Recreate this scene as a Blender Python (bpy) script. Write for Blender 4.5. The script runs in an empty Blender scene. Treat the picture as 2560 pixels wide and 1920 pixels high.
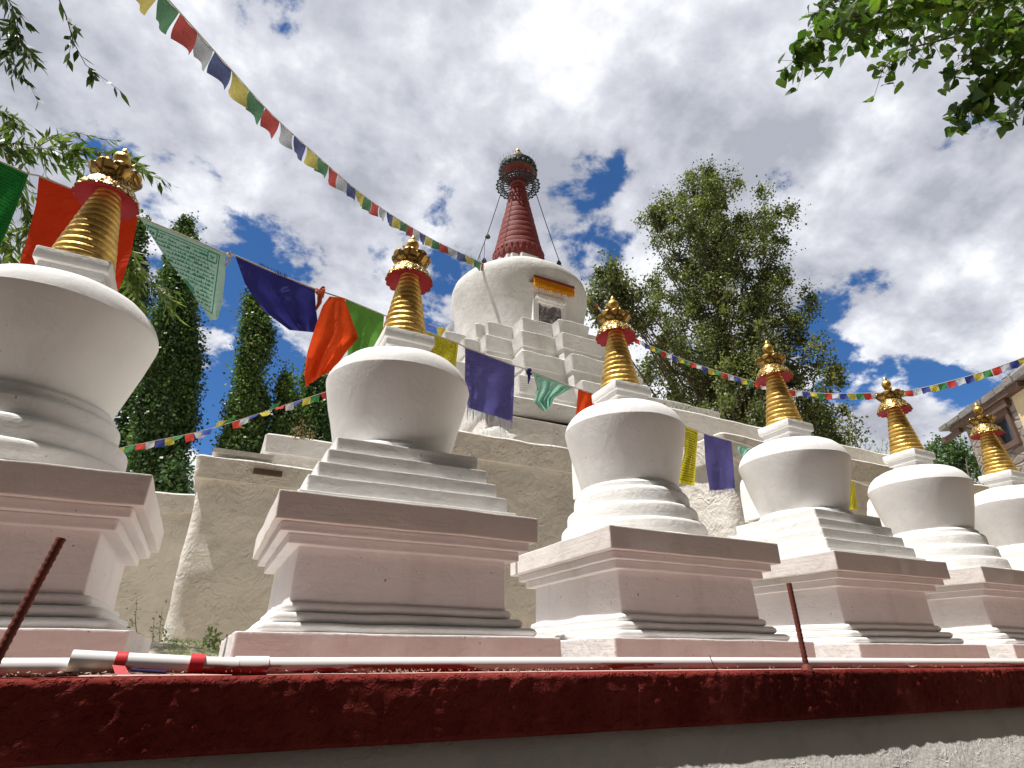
import bpy, bmesh, math, random
import numpy as np
from mathutils import Vector, noise, Matrix
random.seed(7); RNG = np.random.default_rng(11)
C = bpy.context.scene.collection
PI = math.pi; rad = math.radians
# ------------------------------------------------------------------ camera frame (camera at the world origin, row of stupas along +X)
FOC = 1450.0; HY = 1647.0; YAW = rad(26.0); PITCH = math.atan((HY-960)/FOC)
FW = Vector((math.sin(YAW)*math.cos(PITCH), math.cos(YAW)*math.cos(PITCH), math.sin(PITCH)))
RT = Vector((math.cos(YAW), -math.sin(YAW), 0)); UP = RT.cross(FW)
K = 2560/2212
def ray(px, py):
    return FW + RT*((px*K-1280)/FOC) + UP*((960-py*K)/FOC)
def atY(px, py, Y): d = ray(px, py); return d*(Y/d.y)
def atD(px, py, D): return ray(px, py)*D
def atPlane(px, py, p0, n): d = ray(px, py); return d*(p0.dot(n)/d.dot(n))
U = 1.5      # metres per unit of the small stupas
V = 1.6      # metres per unit of the great stupa
GROUND = -1.5; LEDGE = -0.0265

# ------------------------------------------------------------------ materials
def mat(name):
    m = bpy.data.materials.new(name); m.use_nodes = True
    nt = m.node_tree; b = nt.nodes['Principled BSDF']
    return m, nt, b
def nd(nt, t, **kw):
    n = nt.nodes.new(t)
    for k, v in kw.items():
        if k in n.inputs: n.inputs[k].default_value = v
        else: setattr(n, k, v)
    return n
def lk(nt, a, b): nt.links.new(a, b)
def coord(nt, scale=(1,1,1), rot=(0,0,0), kind='Object'):
    tc = nd(nt, 'ShaderNodeTexCoord'); mp = nd(nt, 'ShaderNodeMapping')
    mp.inputs['Scale'].default_value = scale; mp.inputs['Rotation'].default_value = rot
    lk(nt, tc.outputs[kind], mp.inputs[0]); return mp.outputs[0]
def nz(nt, vec, scale, detail=4, rough=.6, dist=0):
    n = nd(nt, 'ShaderNodeTexNoise'); n.inputs['Scale'].default_value = scale
    n.inputs['Detail'].default_value = detail; n.inputs['Roughness'].default_value = rough; n.inputs['Distortion'].default_value = dist
    lk(nt, vec, n.inputs['Vector']); return n.outputs['Fac']
def ramp(nt, fac, stops):
    r = nd(nt, 'ShaderNodeValToRGB'); e = r.color_ramp.elements
    while len(e) < len(stops): e.new(.5)
    for i, (p, c) in enumerate(stops):
        e[i].position = p; e[i].color = (c[0], c[1], c[2], 1) if not isinstance(c, (int, float)) else (c, c, c, 1)
    lk(nt, fac, r.inputs[0]); return r.outputs[0]
def mixc(nt, fac, a, b, mode='MIX'):
    m = nd(nt, 'ShaderNodeMix', data_type='RGBA', blend_type=mode)
    for i, v in ((0, fac), (6, a), (7, b)):
        if isinstance(v, (int, float)): m.inputs[i].default_value = v
        elif isinstance(v, tuple): m.inputs[i].default_value = (*v, 1)
        else: lk(nt, v, m.inputs[i])
    return m.outputs[2]
def mth(nt, op, a, b=None, c=None):
    m = nd(nt, 'ShaderNodeMath', operation=op)
    for i, v in enumerate((a, b, c)):
        if v is None: continue
        if isinstance(v, (int, float)): m.inputs[i].default_value = v
        else: lk(nt, v, m.inputs[i])
    return m.outputs[0]
def bump(nt, b, h, strength, dist, prev=None):
    n = nd(nt, 'ShaderNodeBump'); n.inputs['Strength'].default_value = strength; n.inputs['Distance'].default_value = dist
    lk(nt, h, n.inputs['Height'])
    if prev: lk(nt, prev, n.inputs['Normal'])
    lk(nt, n.outputs[0], b.inputs['Normal']); return n.outputs[0]

def plaster(name, col, streak=(4,4,60), s_str=.35, s_dist=.004, lump=18, l_dist=.007, dirt=.38, dcol=(.35,.28,.22), stain=0):
    m, nt, b = mat(name)
    v = coord(nt)
    n1 = nz(nt, v, 2.2, 5, .6)
    base = mixc(nt, ramp(nt, n1, [(.3, 0), (.75, 1)]), col, tuple(c*.9 for c in col))
    dots = ramp(nt, nz(nt, v, 75, 2, .5), [(.735, 0), (.76, 1)])
    base = mixc(nt, mth(nt, 'MULTIPLY', dots, .8), base, dcol)
    dn = ramp(nt, nz(nt, coord(nt, (1,1,.35)), 6, 6, .7), [(.56, 0), (.72, 1)])
    base = mixc(nt, mth(nt, 'MULTIPLY', dn, dirt*.6), base, tuple(c*.75 for c in col))
    run = ramp(nt, nz(nt, coord(nt, (9,9,.9)), 1.5, 6, .65), [(.56, 0), (.74, 1)])
    base = mixc(nt, mth(nt, 'MULTIPLY', run, dirt*.75), base, (.50,.44,.38))
    sm_ = ramp(nt, nz(nt, v, 1.1, 7, .72), [(.50, 0), (.72, 1)])
    base = mixc(nt, mth(nt, 'MULTIPLY', sm_, dirt*.6), base, (.60,.55,.50))
    lk(nt, base, b.inputs['Base Color']); b.inputs['Roughness'].default_value = .85
    b.inputs['Specular IOR Level'].default_value = .25
    p = bump(nt, b, nz(nt, coord(nt, streak), 1.6, 6, .65), s_str, s_dist)
    p = bump(nt, b, nz(nt, v, lump, 5, .6, .4), .8, l_dist, p)
    return m
M = {}
WHT = (.84,.83,.81)
M['plaster'] = plaster('white_plaster', WHT)
M['plaster_dome'] = plaster('white_plaster_dome', (.85,.84,.82), streak=(60,60,2.5), s_dist=.0025, lump=9, l_dist=.005, dirt=.28)
M['plaster_pink'] = plaster('white_plaster_warm', (.83,.79,.78), lump=26, l_dist=.006, dirt=.45, dcol=(.22,.12,.08))
M['plaster_cap'] = plaster('white_plaster_brushed', (.77,.72,.685), streak=(3,3,95), s_str=.45, s_dist=.0018, lump=14, l_dist=.006, dirt=.3)

def rough_plaster(name, col, dist=.03, sc=1.0, arc=1.0):
    m, nt, b = mat(name)
    v = coord(nt)
    n0 = nz(nt, v, 1.3, 5, .6)
    c0 = mixc(nt, ramp(nt, n0, [(.3, 0), (.7, 1)]), col, tuple(c*.82 for c in col))
    st = ramp(nt, nz(nt, coord(nt, (1.2,1.2,.25)), 3, 5, .7), [(.52, 0), (.75, 1)])
    c0 = mixc(nt, mth(nt, 'MULTIPLY', st, .4), c0, (.45,.38,.31))
    st2 = ramp(nt, nz(nt, v, .8, 8, .7), [(.47, 0), (.56, 1)]); c0 = mixc(nt, mth(nt, 'MULTIPLY', st2, .45), c0, (.60,.58,.55))
    lk(nt, c0, b.inputs['Base Color']); b.inputs['Roughness'].default_value = .92; b.inputs['Specular IOR Level'].default_value = .15
    # trowel arcs: warped rings
    wp = nd(nt, 'ShaderNodeTexNoise'); wp.inputs['Scale'].default_value = 1.7*sc; wp.inputs['Detail'].default_value = 2; lk(nt, v, wp.inputs['Vector'])
    vm = nd(nt, 'ShaderNodeVectorMath', operation='MULTIPLY_ADD'); lk(nt, wp.outputs['Color'], vm.inputs[0]); vm.inputs[1].default_value = (1.6,1.6,1.6); lk(nt, v, vm.inputs[2])
    w = nd(nt, 'ShaderNodeTexWave', wave_type='RINGS', rings_direction='SPHERICAL'); w.inputs['Scale'].default_value = 5.5*sc; w.inputs['Distortion'].default_value = 5; w.inputs['Detail'].default_value = 3; w.inputs['Detail Scale'].default_value = 1.6
    lk(nt, vm.outputs[0], w.inputs['Vector'])
    gate = ramp(nt, nz(nt, v, 2.6*sc, 3, .5), [(.45, 0), (.62, 1)])
    arcs = mth(nt, 'MULTIPLY', w.outputs['Fac'], gate)
    p = bump(nt, b, arcs, .6*arc, dist*.16)
    rn = nz(nt, v, 5.5*sc, 3, .55, .9)
    rid = ramp(nt, mth(nt, 'ABSOLUTE', mth(nt, 'SUBTRACT', rn, .5)), [(.0, 1), (.035, 0)])
    rg = ramp(nt, nz(nt, v, 3.1*sc, 2, .5), [(.5, 0), (.6, 1)])
    p = bump(nt, b, mth(nt, 'MULTIPLY', rid, rg), .55, dist*.16, p)
    p = bump(nt, b, nz(nt, v, 6*sc, 9, .62, .2), 1, dist*.9, p)
    return m
M['rough'] = rough_plaster('rough_plaster', (.81,.775,.725), dist=.05, arc=.7)
M['rough_white'] = rough_plaster('rough_plaster_white', (.80,.785,.76), dist=.03, sc=.9)
M['rough_dome'] = rough_plaster('rough_plaster_dome', (.82,.81,.79), dist=.022, sc=1.3)
M['wall_grey'] = rough_plaster('wall_plaster_grey', (.76,.745,.70), dist=.010, sc=2.2, arc=.12)

def simple(name, col, rough=.6, metal=0, bs=None, bd=.002, var=.12, vs=8, spec=.4):
    m, nt, b = mat(name); v = coord(nt)
    c = mixc(nt, ramp(nt, nz(nt, v, vs, 4, .6), [(.3, 0), (.7, 1)]), col, tuple(x*(1-var) for x in col))
    lk(nt, c, b.inputs['Base Color']); b.inputs['Roughness'].default_value = rough; b.inputs['Metallic'].default_value = metal
    b.inputs['Specular IOR Level'].default_value = spec
    if bs: bump(nt, b, nz(nt, v, bs, 5, .6), .8, bd)
    return m
def goldm(name, a, tarn, rough, bs, bd):
    m, nt, b = mat(name); v = coord(nt)
    c = mixc(nt, ramp(nt, nz(nt, v, 13, 7, .7), [(.42, 0), (.70, 1)]), a, tarn); lk(nt, c, b.inputs['Base Color'])
    lk(nt, mth(nt, 'MULTIPLY_ADD', nz(nt, v, 20, 5, .6), .5, rough-.2), b.inputs['Roughness']); b.inputs['Metallic'].default_value = .85
    p = bump(nt, b, nz(nt, v, bs, 6, .62), .9, bd); bump(nt, b, nz(nt, v, bs*.3, 3, .5), .8, bd*1.6, p); return m
M['gold'] = goldm('gold_paint', (.82,.57,.17), (.45,.27,.07), .42, 60, .004)
M['gold_dull'] = simple('gold_paint_dull', (.55,.36,.10), .45, .8, 60, .005, .35, 18)
def chased(name, a, c, sc):
    m, nt, b = mat(name); v = coord(nt); ve = nd(nt, 'ShaderNodeTexVoronoi', feature='DISTANCE_TO_EDGE'); ve.inputs['Scale'].default_value = sc
    wn_ = nd(nt, 'ShaderNodeTexNoise'); wn_.inputs['Scale'].default_value = sc*.6; lk(nt, v, wn_.inputs['Vector'])
    va = nd(nt, 'ShaderNodeVectorMath', operation='MULTIPLY_ADD'); lk(nt, wn_.outputs['Color'], va.inputs[0]); va.inputs[1].default_value = (.9/sc,)*3; lk(nt, v, va.inputs[2]); lk(nt, va.outputs[0], ve.inputs['Vector'])
    f = ramp(nt, ve.outputs['Distance'], [(.04, 0), (.16, 1)]); lk(nt, mixc(nt, f, c, a), b.inputs['Base Color'])
    b.inputs['Metallic'].default_value = .85; b.inputs['Roughness'].default_value = .38; bump(nt, b, f, 1, .006); return m
M['gold_petal'] = chased('engraved_gold_petals', (.52,.34,.10), (.20,.11,.03), 26)
M['gold_chased'] = chased('chased_gold_paint', (.80,.58,.22), (.16,.08,.02), 62)
M['crimson'] = simple('crimson_paint', (.42,.02,.04), .6, 0, 30, .001)
M['ruby'] = simple('dark_red_paint', (.27,.055,.05), .7, 0, 14, .01, .25, 5)
M['dark_iron'] = simple('blackened_metal', (.03,.032,.035), .5, .3, 30, .002)
M['slate_metal'] = simple('grey_green_metal', (.10,.115,.11), .5, .3, 20, .006, .3)
M['wire'] = simple('wire_metal', (.12,.12,.12), .5, .6)
M['rebar'] = simple('rusty_red_rebar', (.20,.045,.03), .7, .1, 160, .0015, .4, 30)
M['wood_dark'] = simple('weathered_wood', (.14,.085,.06), .8, 0, 30, .003, .3)
M['bark'] = simple('bark', (.16,.125,.09), .9, 0, 12, .02, .35, 4)
M['twig'] = simple('green_twig', (.17,.16,.07), .8)
M['twig_brown'] = simple('brown_twig', (.20,.14,.09), .8)
M['rope'] = simple('rope', (.55,.5,.45), .9)
M['rope_red'] = simple('reddish_rope', (.5,.10,.05), .9)
M['stone_grey'] = simple('weathered_slate', (.26,.24,.22), .9, 0, 14, .02, .35, 3)
M['cream'] = simple('cream_render', (.70,.56,.33), .9, 0, 10, .006, .1)
M['glass'] = simple('window_glass', (.05,.07,.09), .05, .2, None, 0, .1, 3, .9)
M['curtain'] = simple('pale_curtain', (.30,.36,.40), .8)
M['tape_red'] = simple('red_tape', (.62,.03,.04), .4)
M['blue_plastic'] = simple('navy_plastic', (.02,.03,.12), .4)
M['straw'] = simple('dry_straw', (.50,.36,.25), .9, 0, None, 0, .4, 60)
M['leaf_litter'] = simple('dry_leaf', (.42,.22,.10), .8, 0, None, 0, .5, 40)

# pink-red painted band
def band_mat():
    m, nt, b = mat('dark_red_rough_paint'); v = coord(nt)
    c = mixc(nt, ramp(nt, nz(nt, v, 5, 6, .7), [(.35, 0), (.7, 1)]), (.155,.018,.016), (.29,.055,.045))
    c = mixc(nt, ramp(nt, nz(nt, v, 1.3, 7, .72), [(.52, 0), (.62, .8)]), c, (.10,.012,.012))
    c = mixc(nt, ramp(nt, nz(nt, coord(nt, (1,1,.12)), 16, 4, .6), [(.66, 0), (.72, .5)]), c, (.36,.12,.09))
    lk(nt, c, b.inputs['Base Color']); b.inputs['Roughness'].default_value = .8; b.inputs['Specular IOR Level'].default_value = .06
    sp_ = ramp(nt, nz(nt, v, 55, 3, .6, .3), [(.48, 0), (.75, 1)])
    p = bump(nt, b, sp_, .8, .006)
    bump(nt, b, nz(nt, v, 130, 4, .6), .6, .002, p)
    return m
M['band'] = band_mat()
def pipe_mat():
    m, nt, b = mat('white_pvc_with_red_paint'); v = coord(nt, (2.2,14,14))
    f = ramp(nt, nz(nt, v, 1.6, 6, .65), [(.55, 0), (.58, 1)])
    g = nd(nt, 'ShaderNodeNewGeometry'); sx = nd(nt, 'ShaderNodeSeparateXYZ'); lk(nt, g.outputs['Normal'], sx.inputs[0])
    low = nd(nt, 'ShaderNodeMapRange'); low.inputs[1].default_value = .25; low.inputs[2].default_value = -.1; lk(nt, sx.outputs[2], low.inputs[0])
    f2 = mth(nt, 'MULTIPLY', f, low.outputs[0])
    c = mixc(nt, f2, (.82,.80,.79), (.38,.04,.03)); lk(nt, c, b.inputs['Base Color']); b.inputs['Roughness'].default_value = .35
    return m
M['pipe'] = pipe_mat()
def ledge_mat():
    m, nt, b = mat('red_painted_ledge'); v = coord(nt)
    c = mixc(nt, ramp(nt, nz(nt, v, 9, 7, .7), [(.4, 0), (.6, 1)]), (.45,.07,.05), (.42,.13,.09)); tcx = nd(nt, 'ShaderNodeSeparateXYZ'); lk(nt, v, tcx.inputs[0]); ys_ = nd(nt, 'ShaderNodeMapRange'); ys_.inputs[1].default_value = 1.27; ys_.inputs[2].default_value = 1.33; lk(nt, tcx.outputs[1], ys_.inputs[0]); c = mixc(nt, mth(nt, 'MULTIPLY', ys_.outputs[0], .75), c, (.62,.47,.42))
    lk(nt, c, b.inputs['Base Color']); b.inputs['Roughness'].default_value = .8; bump(nt, b, nz(nt, v, 60, 6, .7), 1, .008); return m
M['ledge'] = ledge_mat()
def soil_mat(name, a, bb):
    m, nt, b = mat(name); v = coord(nt)
    c = mixc(nt, ramp(nt, nz(nt, v, 3, 8, .7), [(.35, 0), (.65, 1)]), a, bb)
    lk(nt, c, b.inputs['Base Color']); b.inputs['Roughness'].default_value = .95; bump(nt, b, nz(nt, v, 24, 8, .7), 1, .03); return m
M['soil'] = soil_mat('dry_soil', (.34,.26,.18), (.22,.17,.11))
M['ground'] = soil_mat('dark_earth', (.075,.06,.045), (.055,.043,.032))
M['terrace'] = soil_mat('terrace_soil', (.55,.48,.38), (.42,.37,.27))

def leaf_mat(name, cols, trans=.45, rough=.45):
    m, nt, b = mat(name)
    g = nd(nt, 'ShaderNodeNewGeometry'); c = ramp(nt, g.outputs['Random Per Island'], [(i/(len(cols)-1), c) for i, c in enumerate(cols)])
    c = mixc(nt, 1.0, c, ramp(nt, nz(nt, coord(nt, (1,1,.6)), 1.1, 3, .55), [(.36, .50), (.50, .95), (.64, (1.45,1.35,1.1))]), 'MULTIPLY')
    lk(nt, c, b.inputs['Base Color']); b.inputs['Roughness'].default_value = rough; b.inputs['Specular IOR Level'].default_value = .4
    t = nd(nt, 'ShaderNodeBsdfTranslucent'); tc = mixc(nt, 1.0, c, (1.0,1.25,.55), 'MULTIPLY'); lk(nt, tc, t.inputs[0])
    mx = nd(nt, 'ShaderNodeMixShader'); mx.inputs[0].default_value = trans
    lk(nt, b.outputs[0], mx.inputs[1]); lk(nt, t.outputs[0], mx.inputs[2]); lk(nt, mx.outputs[0], nt.nodes['Material Output'].inputs[0]); return m
M['leaf_poplar'] = leaf_mat('poplar_leaves', [(.05,.10,.03), (.10,.17,.05), (.18,.24,.10)], .35)
M['leaf_dark'] = leaf_mat('dark_poplar_leaves', [(.03,.075,.028), (.065,.13,.045), (.17,.25,.10)], .3)
M['leaf_olive'] = leaf_mat('olive_leaves', [(.09,.12,.035), (.17,.19,.07), (.30,.31,.17)], .35)
M['leaf_willow'] = leaf_mat('willow_leaves', [(.05,.09,.025), (.10,.15,.04), (.18,.22,.07)], .5)
M['leaf_willow_dark'] = leaf_mat('willow_leaves_dark', [(.03,.06,.02), (.05,.09,.03), (.08,.12,.04)], .25)
M['leaf_near'] = leaf_mat('broad_poplar_leaves', [(.035,.075,.016), (.07,.13,.028), (.17,.26,.045)], .5)
M['weed'] = leaf_mat('weed_leaves', [(.10,.15,.06), (.17,.22,.09), (.25,.27,.14)], .4)
M['straw_weed'] = leaf_mat('dry_weed', [(.25,.17,.08), (.35,.25,.12)], .2)

def cloth(name, col, trans=.45, var=.12, ink=None, style=None):
    m, nt, b = mat(name)
    v = coord(nt); base = mixc(nt, ramp(nt, nz(nt, v, 20, 5, .6), [(.3, 0), (.7, 1)]), col, tuple(c*(1-var) for c in col))
    if ink:
        uv = nd(nt, 'ShaderNodeUVMap'); sp = nd(nt, 'ShaderNodeSeparateXYZ'); lk(nt, uv.outputs[0], sp.inputs[0])
        u_, v_ = sp.outputs[0], sp.outputs[1]
        nlines = 17 if style != 'rows' else 24
        lv = mth(nt, 'MULTIPLY', v_, nlines); fr = mth(nt, 'FRACT', lv); fl = mth(nt, 'FLOOR', lv)
        # head-line of each row of script and hanging strokes
        cb = nd(nt, 'ShaderNodeCombineXYZ'); lk(nt, mth(nt, 'MULTIPLY', u_, 62), cb.inputs[0]); lk(nt, mth(nt, 'MULTIPLY', fl, 7.31), cb.inputs[1])
        stroke = nd(nt, 'ShaderNodeTexNoise'); stroke.inputs['Scale'].default_value = 1.0; stroke.inputs['Detail'].default_value = 1; lk(nt, cb.outputs[0], stroke.inputs['Vector'])
        hl = mth(nt, 'MULTIPLY', mth(nt, 'GREATER_THAN', fr, .30), mth(nt, 'LESS_THAN', fr, .46))
        lim = mth(nt, 'MULTIPLY', mth(nt, 'SUBTRACT', stroke.outputs[0], .42), 3.2)
        hang = mth(nt, 'MULTIPLY', mth(nt, 'GREATER_THAN', fr, .40), mth(nt, 'LESS_THAN', mth(nt, 'SUBTRACT', fr, .40), lim))
        cb2 = nd(nt, 'ShaderNodeCombineXYZ'); lk(nt, mth(nt, 'MULTIPLY', u_, 14), cb2.inputs[0]); lk(nt, mth(nt, 'MULTIPLY', fl, 3.7), cb2.inputs[1])
        gaps = nd(nt, 'ShaderNodeTexNoise'); gaps.inputs['Scale'].default_value = 1.0; lk(nt, cb2.outputs[0], gaps.inputs['Vector'])
        hl = mth(nt, 'MULTIPLY', hl, mth(nt, 'GREATER_THAN', gaps.outputs[0], .40))
        ink_f = mth(nt, 'MAXIMUM', hl, hang)
        inside = mth(nt, 'MULTIPLY', mth(nt, 'MULTIPLY', mth(nt, 'GREATER_THAN', u_, .10), mth(nt, 'LESS_THAN', u_, .90)), mth(nt, 'MULTIPLY', mth(nt, 'GREATER_THAN', v_, .10), mth(nt, 'LESS_THAN', v_, .92)))
        ink_f = mth(nt, 'MULTIPLY', ink_f, inside)
        def box(u0, u1, v0, v1):
            return mth(nt, 'MULTIPLY', mth(nt, 'MULTIPLY', mth(nt, 'GREATER_THAN', u_, u0), mth(nt, 'LESS_THAN', u_, u1)), mth(nt, 'MULTIPLY', mth(nt, 'GREATER_THAN', v_, v0), mth(nt, 'LESS_THAN', v_, v1)))
        fo = mth(nt, 'SUBTRACT', box(.065,.935,.065,.955), box(.078,.922,.078,.942))
        ink_f = mth(nt, 'MAXIMUM', ink_f, fo)
        for (a, bq) in ((.09,.21), (.79,.91)):   # little corner boxes with one larger glyph
            ink_f = mth(nt, 'MULTIPLY', ink_f, mth(nt, 'SUBTRACT', 1, box(a, bq, .80, .94)))
            fr_ = mth(nt, 'SUBTRACT', box(a, bq, .80, .94), box(a+.012, bq-.012, .812, .928))
            gl = mth(nt, 'MULTIPLY', box(a+.03, bq-.03, .835, .905), mth(nt, 'GREATER_THAN', nz(nt, uv.outputs[0], 34, 1, .5), .5))
            ink_f = mth(nt, 'MAXIMUM', ink_f, mth(nt, 'MAXIMUM', fr_, gl))
        if style == 'horse':
            dx = mth(nt, 'SUBTRACT', u_, .56); dy = mth(nt, 'SUBTRACT', v_, .25)
            d2 = mth(nt, 'ADD', mth(nt, 'MULTIPLY', dx, dx), mth(nt, 'MULTIPLY', dy, dy))
            d2 = mth(nt, 'ADD', d2, mth(nt, 'MULTIPLY', mth(nt, 'SUBTRACT', nz(nt, uv.outputs[0], 11, 2, .6), .5), .045))
            mo = mth(nt, 'LESS_THAN', d2, .0165)
            ink_f = mth(nt, 'MULTIPLY', ink_f, mth(nt, 'GREATER_THAN', d2, .024))
            ink_f = mth(nt, 'MAXIMUM', ink_f, mth(nt, 'MULTIPLY', mo, .85))
        base = mixc(nt, mth(nt, 'MULTIPLY', ink_f, .92), base, ink)
    lk(nt, base, b.inputs['Base Color']); b.inputs['Roughness'].default_value = .9; b.inputs['Specular IOR Level'].default_value = .1
    wv = bump(nt, b, nz(nt, v, 7, 3, .55, 1.5), .8, .03)
    t = nd(nt, 'ShaderNodeBsdfTranslucent'); lk(nt, base, t.inputs[0])
    mx = nd(nt, 'ShaderNodeMixShader'); mx.inputs[0].default_value = trans
    lk(nt, b.outputs[0], mx.inputs[1]); lk(nt, t.outputs[0], mx.inputs[2]); lk(nt, mx.outputs[0], nt.nodes['Material Output'].inputs[0]); return m
CL = dict(green=cloth('green_cloth', (.02,.17,.03), .5, .12, (.006,.07,.015), 'rows'), red=cloth('red_cloth', (.62,.045,.012), .5), orange=cloth('orange_cloth', (.78,.085,.018), .45),
          white_print=cloth('white_cloth_green_print', (.44,.66,.56), .5, .06, (.01,.22,.13), 'horse'), blue=cloth('navy_cloth', (.045,.045,.24), .35),
          grass=cloth('leaf_green_cloth', (.13,.33,.06), .5), yellow_print=cloth('yellow_cloth_print', (.72,.64,.045), .5, .1, (.10,.10,.02), 'rows'),
          violet=cloth('faded_blue_cloth', (.14,.13,.37), .4, .15, (.10,.09,.30), 'rows'), mint=cloth('mint_cloth_print', (.40,.62,.52), .5, .1, (.10,.40,.28), 'rows'),
          fringe=cloth('pale_fringe', (.55,.55,.62), .4))
def smallcloth(n, c):
    m = cloth(n, c, .4, .2)
    return m
SM = dict(Y=smallcloth('small_yellow_flag', (.62,.52,.09)), G=smallcloth('small_green_flag', (.08,.27,.10)), R=smallcloth('small_red_flag', (.60,.07,.05)),
          W=smallcloth('small_white_flag', (.62,.63,.66)), B=smallcloth('small_blue_flag', (.07,.09,.34)))
SF = dict(Y=smallcloth('faded_yellow_flag', (.50,.44,.13)), G=smallcloth('faded_green_flag', (.10,.22,.12)), R=smallcloth('faded_red_flag', (.42,.08,.07)),
          W=smallcloth('faded_white_flag', (.42,.44,.47)), B=smallcloth('faded_blue_flag', (.10,.12,.24)))
M['valance'] = cloth('marigold_cloth', (.85,.42,.02), .35)

# ------------------------------------------------------------------ object helpers
def mesh_from(name, verts, faces, m=None, uvs=None, smooth=True, sharp=35):
    me = bpy.data.meshes.new(name); me.from_pydata([tuple(v) for v in verts], [], faces)
    if m:
        for x in (m if isinstance(m, (list, tuple)) else [m]): me.materials.append(x)
    if uvs is not None:
        ul = me.uv_layers.new(name='UVMap')
        for l in me.loops: ul.data[l.index].uv = uvs[l.vertex_index]
    if smooth:
        me.polygons.foreach_set('use_smooth', [True]*len(me.polygons))
        if sharp: me.set_sharp_from_angle(angle=rad(sharp))
    me.update(); return me
def link(name, me, parent=None, loc=(0,0,0), rotz=0):
    o = bpy.data.objects.new(name, me); C.objects.link(o); o.location = loc; o.rotation_euler = (0,0,rotz)
    if parent: o.parent = parent
    return o
def tag(o, label=None, cat=None, group=None, kind=None):
    if label: o['label'] = label
    if cat: o['category'] = cat
    if group: o['group'] = group
    if kind: o['kind'] = kind
    return o
def thing(name, label, cat, loc=(0,0,0), group=None):
    o = link(name, None, None, loc); return tag(o, label, cat, group)
class MB:
    def __init__(s): s.v = []; s.f = []; s.uv = []; s.mi = []
    def add(s, vs, fs, uvs=None, mi=0):
        o = len(s.v); s.v += [tuple(v) for v in vs]; s.f += [tuple(i+o for i in f) for f in fs]
        s.uv += list(uvs) if uvs is not None else [(0,0)]*len(vs); s.mi += [mi]*len(fs)
    def box(s, c, d, rz=0, mi=0, M3=None):
        cx, cy, cz = c; dx, dy, dz = d; vs = []
        for z in (-1,1):
            for y in (-1,1):
                for x in (-1,1):
                    p = Vector((x*dx/2, y*dy/2, z*dz/2))
                    p = (M3 @ p) if M3 is not None else Matrix.Rotation(rz, 3, 'Z') @ p
                    vs.append((cx+p.x, cy+p.y, cz+p.z))
        s.add(vs, [(0,2,3,1),(4,5,7,6),(0,1,5,4),(2,6,7,3),(0,4,6,2),(1,3,7,5)], mi=mi)
    def tube(s, pts, rs, n=8, mi=0, cap=True):
        pts = [Vector(p) for p in pts]
        if isinstance(rs, (int, float)): rs = [rs]*len(pts)
        vs = []; fs = []; ref = None
        for i, p in enumerate(pts):
            t = (pts[min(i+1, len(pts)-1)]-pts[max(i-1, 0)])
            t = t.normalized() if t.length > 1e-9 else Vector((0,0,1))
            if ref is None: ref = t.orthogonal().normalized()
            a = (ref - t*ref.dot(t))
            a = a.normalized() if a.length > 1e-6 else t.orthogonal().normalized()
            ref = a; b = t.cross(a)
            for j in range(n):
                an = 2*PI*j/n; vs.append(p+(a*math.cos(an)+b*math.sin(an))*rs[i])
        for i in range(len(pts)-1):
            for j in range(n):
                k = (j+1) % n; fs.append((i*n+j, i*n+k, (i+1)*n+k, (i+1)*n+j))
        if cap: fs.append(tuple(range(n))[::-1]); fs.append(tuple((len(pts)-1)*n+j for j in range(n)))
        s.add(vs, fs, mi=mi)
    def build(s, name, m, parent=None, smooth=True, sharp=35, uv=False, loc=(0,0,0)):
        me = mesh_from(name, s.v, s.f, m, s.uv if uv else None, smooth, sharp)
        if any(s.mi): me.polygons.foreach_set('material_index', s.mi)
        return link(name, me, parent, loc)

def nv(p, sc, seed=0): return noise.noise(Vector((p[0]*sc+seed*7.3, p[1]*sc-seed*3.1, p[2]*sc+seed)))
def square_ring(hw, n, cr):
    pts = []; cr = min(cr, hw*.9)
    for q in range(4):
        a0 = q*PI/2
        ca, sa = math.cos(a0), math.sin(a0)
        loc = []
        H_ = hw-cr; loc += [(hw, -H_), (hw, -H_+min(cr*.7, H_*.1))] + [(hw, -H_+2*H_*i/n) for i in range(1, n)] + [(hw, H_-min(cr*.7, H_*.1))]
        for i in range(4):
            t = PI/2*i/4; loc.append((hw-cr+cr*math.cos(t), hw-cr+cr*math.sin(t)))
        pts += [(x*ca-y*sa, x*sa+y*ca) for x, y in loc]
    return pts
def loft(prof, shape='square', n=14, cr=.006, amp=.0012, asc=9, seed=0, close=(True,True)):
    """prof: list of (radius, z). Closed body of revolution / square loft with slight hand-made waviness."""
    vs = []; fs = []; rings = []
    for (r, z) in prof:
        if shape == 'square': ring = square_ring(max(r, .001), n, cr)
        else: ring = [(r*math.cos(2*PI*i/n), r*math.sin(2*PI*i/n)) for i in range(n)]
        rings.append(len(vs))
        for x, y in ring:
            d = amp*nv((x, y, z), asc, seed)*1.6 if r > .01 else 0
            L = math.hypot(x, y) or 1
            vs.append((x+x/L*d, y+y/L*d, z+amp*nv((x, y, z+3), asc*.8, seed+5)))
    m = len(ring)
    for i in range(len(prof)-1):
        a, b = rings[i], rings[i+1]
        for j in range(m):
            k = (j+1) % m; fs.append((a+j, a+k, b+k, b+j))
    if close[0]:
        vs.append((0, 0, prof[0][1])); c = len(vs)-1
        for j in range(m): fs.append((c, (j+1) % m, j))
    if close[1]:
        vs.append((0, 0, prof[-1][1])); c = len(vs)-1; a = rings[-1]
        for j in range(m): fs.append((c, a+j, a+(j+1) % m))
    return vs, fs
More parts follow.
